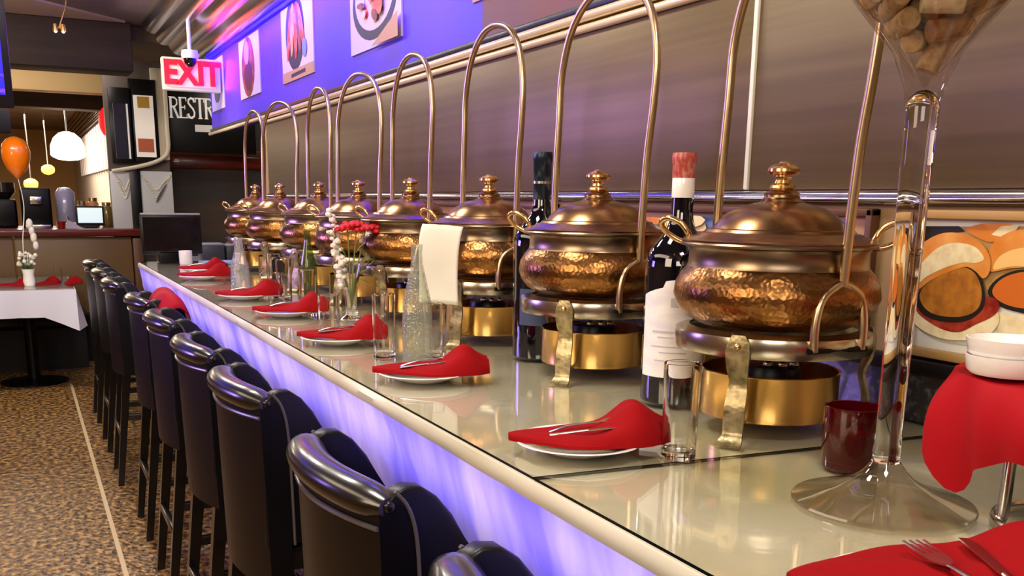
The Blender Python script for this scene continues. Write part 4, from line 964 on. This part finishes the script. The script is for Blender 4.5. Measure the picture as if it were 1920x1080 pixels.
# ------------------------------------------------------------------ place settings
plate_bm = L([(0, 0.0), (0.045, 0.0), (0.050, 0.003), (0.072, 0.010), (0.088, 0.0155), (0.0905, 0.0165), (0.0895, 0.018), (0.086, 0.0175), (0.070, 0.0125), (0.050, 0.006), (0, 0.005)], n=56)
p0 = link('plate', plate_bm, white_china)
def fork_bm():
    bm = bmesh.new()
    pts = catmull([(-0.085, 0, 0.004), (-0.05, 0, 0.008), (0.0, 0, 0.006), (0.02, 0, 0.004)], 5)
    tube(bm, pts, lambda t_: 0.0052 - 0.0030 * t_, n=8, flat=0.4)
    prism(bm, [(0.018, -0.003), (0.030, -0.011), (0.048, -0.012), (0.048, 0.012), (0.030, 0.011), (0.018, 0.003)], 0.0035, 0.0052, axis='z')
    for k in range(4):
        y = -0.0105 + 0.007 * k; box(bm, 0.047, 0.085, y - 0.0013, y + 0.0013, 0.0035, 0.0052)
    return bm
def knife_bm():
    bm = bmesh.new(); tube(bm, [(-0.085, 0, 0.004), (-0.01, 0, 0.005)], lambda t_: 0.0055 - 0.002 * t_, n=8, flat=0.5)
    prism(bm, [(-0.012, -0.005), (0.07, -0.008), (0.088, -0.004), (0.09, 0.004), (-0.012, 0.004)], 0.004, 0.0055, axis='z'); return bm
fork0 = link('fork', fork_bm(), steel); knife0 = link('knife', knife_bm(), steel)
sets = [(0.680, 0.540, 'nearest, at the bottom right corner'), (0.678, 1.130, 'second nearest, in front of the tall tumbler'), (0.680, 1.727, 'third from the camera'), (0.670, 2.267, 'fourth from the camera, left of the ribbed carafe'),
        (0.690, 2.866, 'fifth from the camera'), (0.677, 3.400, 'sixth from the camera, beside the far carafe'), (0.674, 4.285, 'seventh from the camera'), (0.733, 4.700, 'farthest, nearest the monitor')]
for i, (x, y, w) in enumerate(sets):
    o = p0 if i == 0 else p0.copy()
    if i: COL.objects.link(o)
    o.location = (x, y, Z); tag(o, 'white plate under a red napkin, %s' % w, 'plate', 'white plates along the bar')
    nn = link('folded_napkin', napkin_bm(0.30 if i == 0 else 0.225, i + 11, 1.0 if i else 0.9), red_cloth)
    nn.location = (x + (0.035 if i == 0 else 0.012), y - 0.004, Z + 0.0175); nn.rotation_euler.z = -0.42 + 0.05 * (i % 3)
    if i == 0: nn.scale = (1.0, 1.5, 0.9)
    tag(nn, 'folded red cloth napkin on the plate, %s' % w, 'napkin', 'red napkins along the bar')
    f = fork0 if i == 0 else fork0.copy()
    if i: COL.objects.link(f)
    rz = -0.42 + 0.05 * (i % 3)
    if i == 0:
        f.location = (0.690, 0.515, Z + 0.034); f.rotation_euler = (0.0, -0.04, 1.25); f.scale = (0.85, 0.95, 1)
    else:
        f.location = (x + 0.012, y - 0.012, Z + 0.0375); f.rotation_euler = (0.0, -0.16, rz + 0.12); f.scale = (0.72, 0.8, 0.8)
    tag(f, 'steel fork lying on the red napkin, %s' % w, 'fork', 'forks on the napkins')
    if i < 4:
        k = knife0 if i == 0 else knife0.copy()
        if i: COL.objects.link(k)
        if i == 0: k.location = (0.722, 0.500, Z + 0.036); k.rotation_euler = (0, -0.04, 1.10); k.scale = (0.8, 1, 1)
        else: k.location = (x + 0.004, y - 0.032, Z + 0.0335); k.rotation_euler = (0, -0.12, rz - 0.05); k.scale = (0.72, 0.8, 0.8)
        tag(k, 'steel knife lying on the red napkin, %s' % w, 'knife', 'knives on the napkins')

# ------------------------------------------------------------------ giant martini glass full of corks
GX, GY = 0.879, 0.769
t = thing('giant_martini_glass', 'giant clear martini glass with a long stem, standing on the bar', 'glass vase', (GX, GY, Z))
link('foot', L([(0, 0.0), (0.101, 0.0), (0.1035, 0.003), (0.102, 0.0055), (0.085, 0.010), (0.055, 0.020), (0.035, 0.031), (0.024, 0.041), (0.020, 0.047), (0.0165, 0.052), (0, 0.052)], n=72), foot_glass, t)
link('stem', L([(0, 0.0525), (0.0165, 0.0525), (0.0155, 0.058), (0.0165, 0.063), (0.0150, 0.075), (0.0150, 0.15), (0.0155, 0.25), (0.0165, 0.36), (0.0170, 0.42), (0.0180, 0.446), (0.0150, 0.456), (0.008, 0.463), (0, 0.4655)], n=40), glass, t)
CZ, CT = 0.4665, 0.80
TAN = 0.82
link('bowl', L([(0.0182, 0.4465), (0.0200, 0.462), (0.0240, 0.476), (0.0300, 0.489)] + [((z - CZ) * TAN + 0.006, z) for z in (0.500, 0.55, 0.62, 0.70, CT)] + [((z - CZ) * TAN + 0.002, z) for z in (CT, 0.70, 0.62, 0.55, 0.500, 0.478)] + [(0.002, CZ + 0.0012), (0, CZ)], n=64), bowl_glass, t)
# corks piled inside the cone
corks = []
rc, hl = 0.0118, 0.0205
rnd = random.Random(21)
def seg_dist(p1, q1, p2, q2):
    d1, d2, r = q1 - p1, q2 - p2, p1 - p2
    a, e, f_ = d1.dot(d1), d2.dot(d2), d2.dot(r); c = d1.dot(r); b = d1.dot(d2); den = a * e - b * b
    s = min(1, max(0, (b * f_ - c * e) / den)) if den > 1e-12 else 0
    u = (b * s + f_) / e
    if u < 0: u = 0; s = min(1, max(0, -c / a))
    elif u > 1: u = 1; s = min(1, max(0, (b - c) / a))
    return ((p1 + d1 * s) - (p2 + d2 * u)).length
def fits(c, d):
    for sg in (-1, 1):
        e = c + d * hl * sg
        for rad in (0,):
            rr2 = math.hypot(e.x, e.y); lim = (e.z - CZ) * TAN
            if rr2 + rc * 0.86 > lim * 1.0: return False
    for (c2, d2) in corks:
        if (c - c2).length > 0.066: continue
        if seg_dist(c - d * (hl - rc * 0.5), c + d * (hl - rc * 0.5), c2 - d2 * (hl - rc * 0.5), c2 + d2 * (hl - rc * 0.5)) < rc * 1.72: return False
    return True
z = CZ + 0.03
while z < 0.628:
    fails = 0
    while fails < 500:
        R_ = max(0.001, (z - CZ) * TAN - 0.010)
        a, r = rnd.random() * 2 * PI, R_ * rnd.random() ** 0.45
        c = Vector((r * math.cos(a), r * math.sin(a), z + rnd.random() * 0.006))
        th, ph = rnd.random() * 2 * PI, (rnd.random() - 0.5) * 1.9
        d = Vector((math.cos(th) * math.cos(ph), math.sin(th) * math.cos(ph), math.sin(ph)))
        if z < CZ + 0.045: d = Vector((0.35 * math.cos(th), 0.35 * math.sin(th), 0.94)).normalized()
        if fits(c, d): corks.append((c, d)); fails = 0
        else: fails += 1
    z += 0.004
cork_meshes = []
for m_ in (cork_m, cork_pale, cork_dark):
    o = link('wine_cork', L([(0, -hl), (rc - 0.001, -hl), (rc, -hl + 0.001), (rc, hl - 0.001), (rc - 0.001, hl), (0, hl)], n=20), m_); cork_meshes.append(o)
used = set()
order = sorted(corks, key=lambda cd: (cd[0] + Vector((GX, GY, 0))).length)
for i, (c, d) in enumerate(corks):
    base = cork_meshes[i % 3] if rnd.random() < 0.5 else cork_meshes[0]
    if base.name not in used: o = base; used.add(base.name)
    else: o = base.copy(); COL.objects.link(o)
    o.location = Vector((GX, GY, Z)) + c; o.rotation_euler = d.to_track_quat('Z', 'Y').to_euler()
    tone = {'cork': 'tan', 'pale_cork': 'pale', 'dark_cork': 'dark brown'}[o.data.materials[0].name]
    pose = 'upright' if abs(d.z) > 0.8 else ('slanting' if abs(d.z) > 0.4 else 'flat-lying')
    lt = c.x * 0.658 - c.y * 0.753; dp = c.x * 0.753 + c.y * 0.658
    lev = 'at the pointed tip of' if c.z < CZ + 0.06 else ('low in' if c.z < CZ + 0.09 else ('halfway up' if c.z < CZ + 0.12 else 'high in'))
    side = ('left' if lt < -0.022 else ('right' if lt > 0.022 else 'middle')) + (' front' if dp < -0.012 else (' back' if dp > 0.012 else ' core'))
    tag(o, '%s %s wine cork %s the giant martini glass, %s' % (tone, pose, lev, side), 'cork', 'corks in the giant martini glass')
for o in cork_meshes:
    if o.name not in used: bpy.data.objects.remove(o)

# ------------------------------------------------------------------ red votive, draped stand with cups
t = thing('candle_glass', 'dark red glass candle holder behind the stem of the giant glass', 'candle holder', (0.965, 0.905, Z))
link('cup', L([(0, 0), (0.034, 0), (0.037, 0.004), (0.038, 0.084), (0.0365, 0.085), (0.035, 0.084), (0.034, 0.012), (0, 0.010)], n=40), red_glass, t)
link('candle', L([(0, 0.0105), (0.032, 0.0105), (0.032, 0.050), (0, 0.050)], n=32), mat('red_wax', '#9a1018', 0.5), t)
RX, RY, RZ_ = 1.006, 0.615, Z + 0.168
t = thing('plate_stand', 'chrome wire stand holding up the red-draped tray', 'stand', (RX, RY, Z))
bm = bmesh.new()
link('tray', L([(0, 0.156), (0.130, 0.156), (0.132, 0.159), (0.130, 0.162), (0, 0.162)], n=48), steel, t)
for ang in (148, 238, 328, 58):
    a = math.radians(ang); r = 0.078
    Q = [(0.070 * math.cos(a), 0.070 * math.sin(a), 0.155), (r * math.cos(a) * 0.98, r * math.sin(a) * 0.98, 0.10), (r * math.cos(a), r * math.sin(a), 0.02), (r * math.cos(a) * 1.03, r * math.sin(a) * 1.03, 0.0075)]
    link('leg', T(catmull(Q, 5), 0.0065, n=12), steel, t)
link('base_ring', T([((0.082) * math.cos(2 * PI * k / 40), 0.082 * math.sin(2 * PI * k / 40), 0.004) for k in range(40)], 0.0035, n=8, closed=True), steel, t)
def cloth_round(u, v):
    a = 2 * PI * u
    if v < 0.5: r = 0.138 * (v / 0.5); z = 0.0
    else:
        s = (v - 0.5) / 0.5
        fold = 0.013 * math.sin(8 * a + 0.6) + 0.009 * math.sin(13 * a + 1)
        da = (a - math.radians(152) + PI) % (2 * PI) - PI
        drop = 0.084 + 0.034 * math.exp(-(da / 0.15) ** 2) + 0.012 * math.sin(5 * a + 0.5)
        r = 0.138 + (0.006 + fold) * s ** 0.8 + 0.010 * math.sin(PI * s); z = -drop * s ** 1.15 + (0.0 if s > 0.08 else 0)
    edge = 0.004 * noise.noise(Vector((math.cos(a) * 3, math.sin(a) * 3, v * 4)))
    return (RX + r * math.cos(a), RY + r * math.sin(a), RZ_ + z + edge)
bm = bmesh.new(); grid(bm, cloth_round, 120, 26); bmesh.ops.remove_doubles(bm, verts=bm.verts, dist=0.0004)
solo('red_cloth', bm, red_satin, 'bright red cloth draped over the raised tray at the right edge', 'cloth')
cup_b = L([(0, 0), (0.037, 0), (0.041, 0.004), (0.044, 0.018), (0.0445, 0.020), (0.042, 0.020), (0.038, 0.006), (0, 0.005)], n=36)
c0_ = link('ramekin', cup_b, white_china)
k = 0
cups = [(-0.070, 0.008, 0, 'front left of the draped tray, bottom of its stack'), (-0.070, 0.008, 1, 'front left of the draped tray, top of its stack'), (0.046, 0.050, 0, 'standing alone behind the two stacks'),
        (-0.020, -0.078, 0, 'nearest the right edge of the frame, bottom of its stack'), (-0.020, -0.078, 1, 'nearest the right edge of the frame, top of its stack')]
for (dx, dy, lvl, w) in cups:
    o = c0_ if k == 0 else c0_.copy()
    if k: COL.objects.link(o)
    o.location = (RX + dx - 0.020, RY + dy + 0.032, RZ_ + 0.004 + 0.0175 * lvl); k += 1
    tag(o, 'white ramekin %s' % w, 'ramekin', 'white ramekins on the red-draped tray')
t = thing('serving_tongs', 'black serving tongs lying on the counter under the draped tray', 'tongs', (1.12, 0.62, Z))
for s in (-1, 1):
    link('arm', T(catmull([(-0.10, 0.012 * s, 0.008), (0.0, 0.020 * s, 0.010), (0.14, 0.010 * s, 0.008)], 6), 0.006, n=8, flat=0.6), black_metal, t)
solo('slate_tray', B(-0.10, 0.10, -0.07, 0.07, 0, 0.012, bev=0.003), black_metal, 'small black slate tray under the right side of the draped tray', 'tray', (1.04, 0.49, Z), 0.2)

# ------------------------------------------------------------------ hanging white paper, flower vase
def sheet(u, v):
    l = -0.046 + 0.092 * u
    k = 0.018 * v ** 6 + 0.0025 * math.sin(5 * v + 3 * u)
    return (0.864 + 0.923 * l + 0.85 * k, 2.098 - 0.384 * l + 0.45 * k, Z + 0.108 + 0.181 * v - 0.006 * u)
bm = grid(bmesh.new(), sheet, 16, 16)
o = solo('paper_sheet', bm, paper, 'blank white paper hanging from the lid rim of the third chafing dish', 'paper'); s_ = o.modifiers.new('thickness', 'SOLIDIFY'); s_.thickness = 0.0008
VX, VY = 0.842, 2.71
t = thing('bouquet_vase', 'slim glass vase of red roses and white blossoms in front of the fifth chafing dish', 'vase', (VX, VY, Z))
link('vessel', L([(0, 0), (0.034, 0), (0.036, 0.004), (0.020, 0.014), (0.016, 0.03), (0.020, 0.10), (0.034, 0.16), (0.032, 0.16), (0.017, 0.10), (0.012, 0.035), (0, 0.03)], n=32), glass, t)
rb = math.atan2(VX, VY); lat = Vector((math.cos(rb), -math.sin(rb), 0))
def V3(l, z, dep=0): return lat * l + Vector((math.sin(rb), math.cos(rb), 0)) * dep + Vector((0, 0, z))
bm = bmesh.new()
for (l, zz) in ((-0.018, 0.262), (0.010, 0.272), (0.038, 0.262), (0.066, 0.266), (0.092, 0.258)):
    for k in range(15):
        th = k * 2.4; r = 0.004 + 0.0016 * k
        ico(bm, V3(l, zz) + Vector((r * math.cos(th), r * math.sin(th), 0.004 * math.sin(th * 1.7))), 0.011, (1, 1, 0.75), 1)
link('red_roses', bm, mat('rose_red', '#c81422', 0.55), t)
bm = bmesh.new(); g = bmesh.new()
stem_pts = [V3(0.0, 0.05), V3(-0.02, 0.14), V3(-0.035, 0.22), V3(-0.052, 0.30)]
tube(g, catmull(stem_pts, 6), 0.0022, n=6)
for k in range(46):
    u = k / 45; l = -0.018 - 0.036 * u; z_ = 0.09 + 0.215 * u
    ico(bm, V3(l + (rnd.random() - .5) * 0.030, z_ + (rnd.random() - .5) * 0.014, (rnd.random() - .5) * 0.03), 0.006 + rnd.random() * 0.006, (1, 1, 0.8), 1)
link('white_blossoms', bm, mat('white_petals', '#ece4d8', 0.6), t)
for l, zz in ((-0.005, 0.255), (0.02, 0.26), (0.045, 0.255), (0.072, 0.25), (0.06, 0.15)):
    tube(g, catmull([V3(0, 0.03), V3(l * 0.3, 0.12), V3(l, zz)], 6), 0.002, n=6)
for (l, zz, dl, dz) in ((0.03, 0.165, 0.045, 0.010), (0.04, 0.14, 0.05, -0.012), (0.015, 0.19, 0.03, 0.03), (0.05, 0.155, 0.035, 0.02), (-0.01, 0.18, -0.02, 0.03), (0.02, 0.12, 0.04, -0.02)):
    tube(g, [V3(l, zz), V3(l + dl * 0.5, zz + dz * 0.5 + 0.004), V3(l + dl, zz + dz)], lambda t_: 0.001 + 0.010 * math.sin(PI * min(1, max(0, t_))), n=8, flat=0.25)
link('foliage', g, mat('foliage_green', '#6e7a36', 0.5), t)
t = thing('table_number', 'small black paddle sign on a thin stem among the far glasses', 'sign', (0.80, 3.42, Z))
link('stem', T([(0, 0, 0.003), (0, 0, 0.10)], 0.002, n=6), black_metal, t)
link('foot', L([(0, 0), (0.02, 0), (0.02, 0.004), (0, 0.005)], n=20), black_metal, t)
link('paddle', prism(bmesh.new(), [(-0.02, 0.09), (0.022, 0.085), (0.026, 0.115), (0.0, 0.145), (-0.022, 0.13)], -0.002, 0.002), black_m, t)

# ------------------------------------------------------------------ service counter and monitor past the end of the bar
t = thing('service_counter', 'low service counter past the far end of the bar, under the printer', 'counter', (0, 0, 0))
link('body', B(0.86, 1.30, 5.78, 6.9, 0, 0.98), brown_wood, t)
link('top', B(0.84, 1.30, 5.76, 6.92, 0.98, 1.02, bev=0.006), mat('grey_laminate', '#6a6c78', 0.35), t)
t = thing('monitor', 'black computer monitor standing on the far end of the bar', 'monitor', (0, 0, 0))
a, b = at(267, 478, 5.40), at(376, 402, 5.40)
link('screen_housing', B(a.x, b.x, 5.40, 5.44, a.z, b.z, bev=0.008), black_trim, t)
link('screen', B(a.x + 0.012, b.x - 0.012, 5.397, 5.40, a.z + 0.02, b.z - 0.015), mat('dark_screen', '#050608', 0.15), t)
link('top_edge', B(a.x + 0.004, b.x - 0.004, 5.395, 5.435, b.z - 0.004, b.z + 0.006, bev=0.002), mat('grey_edge', '#8a8c8c', 0.3), t)
link('stand', B(a.x + 0.08, a.x + 0.19, 5.40, 5.50, Z, a.z + 0.02, bev=0.008), black_metal, t)
a, b = at(378, 500, 6.25), at(418, 456, 6.25)
t = thing('receipt_printer', 'grey receipt printer beside the monitor', 'printer', (0, 0, 0))
link('body', B(a.x, b.x, 6.2, 6.36, 1.02, b.z - 0.012, bev=0.008), mat('dark_grey_plastic', '#44444e', 0.4), t)
link('lid', B(a.x, b.x, 6.2, 6.36, b.z - 0.012, b.z, bev=0.003), mat('light_grey_plastic', '#8e9098', 0.4), t)
a, b = at(421, 500, 6.3), at(440, 457, 6.3)
t = thing('card_terminal', 'grey box with a pale lid, right of the receipt printer', 'box', (0, 0, 0))
link('body', B(a.x, b.x, 6.2, 6.34, 1.02, b.z - 0.012, bev=0.006), MATS['dark_grey_plastic'], t)
link('lid', B(a.x, b.x, 6.2, 6.34, b.z - 0.012, b.z, bev=0.003), MATS['light_grey_plastic'], t)
solo('white_mug', L([(0, 0), (0.03, 0), (0.033, 0.004), (0.034, 0.07), (0.031, 0.07), (0.029, 0.008), (0, 0.008)], n=28), white_china, 'small white mug in front of the black monitor', 'mug', (at(348, 480, 5.30).x, 5.30, Z))
solo('blue_tray', B(-0.16, 0.16, -0.06, 0.06, 0, 0.015, bev=0.005), mat('pale_blue', '#8aa0c8', 0.4), 'pale blue tray at the far end of the bar, below the printer', 'tray', (0.99, 5.3, Z))
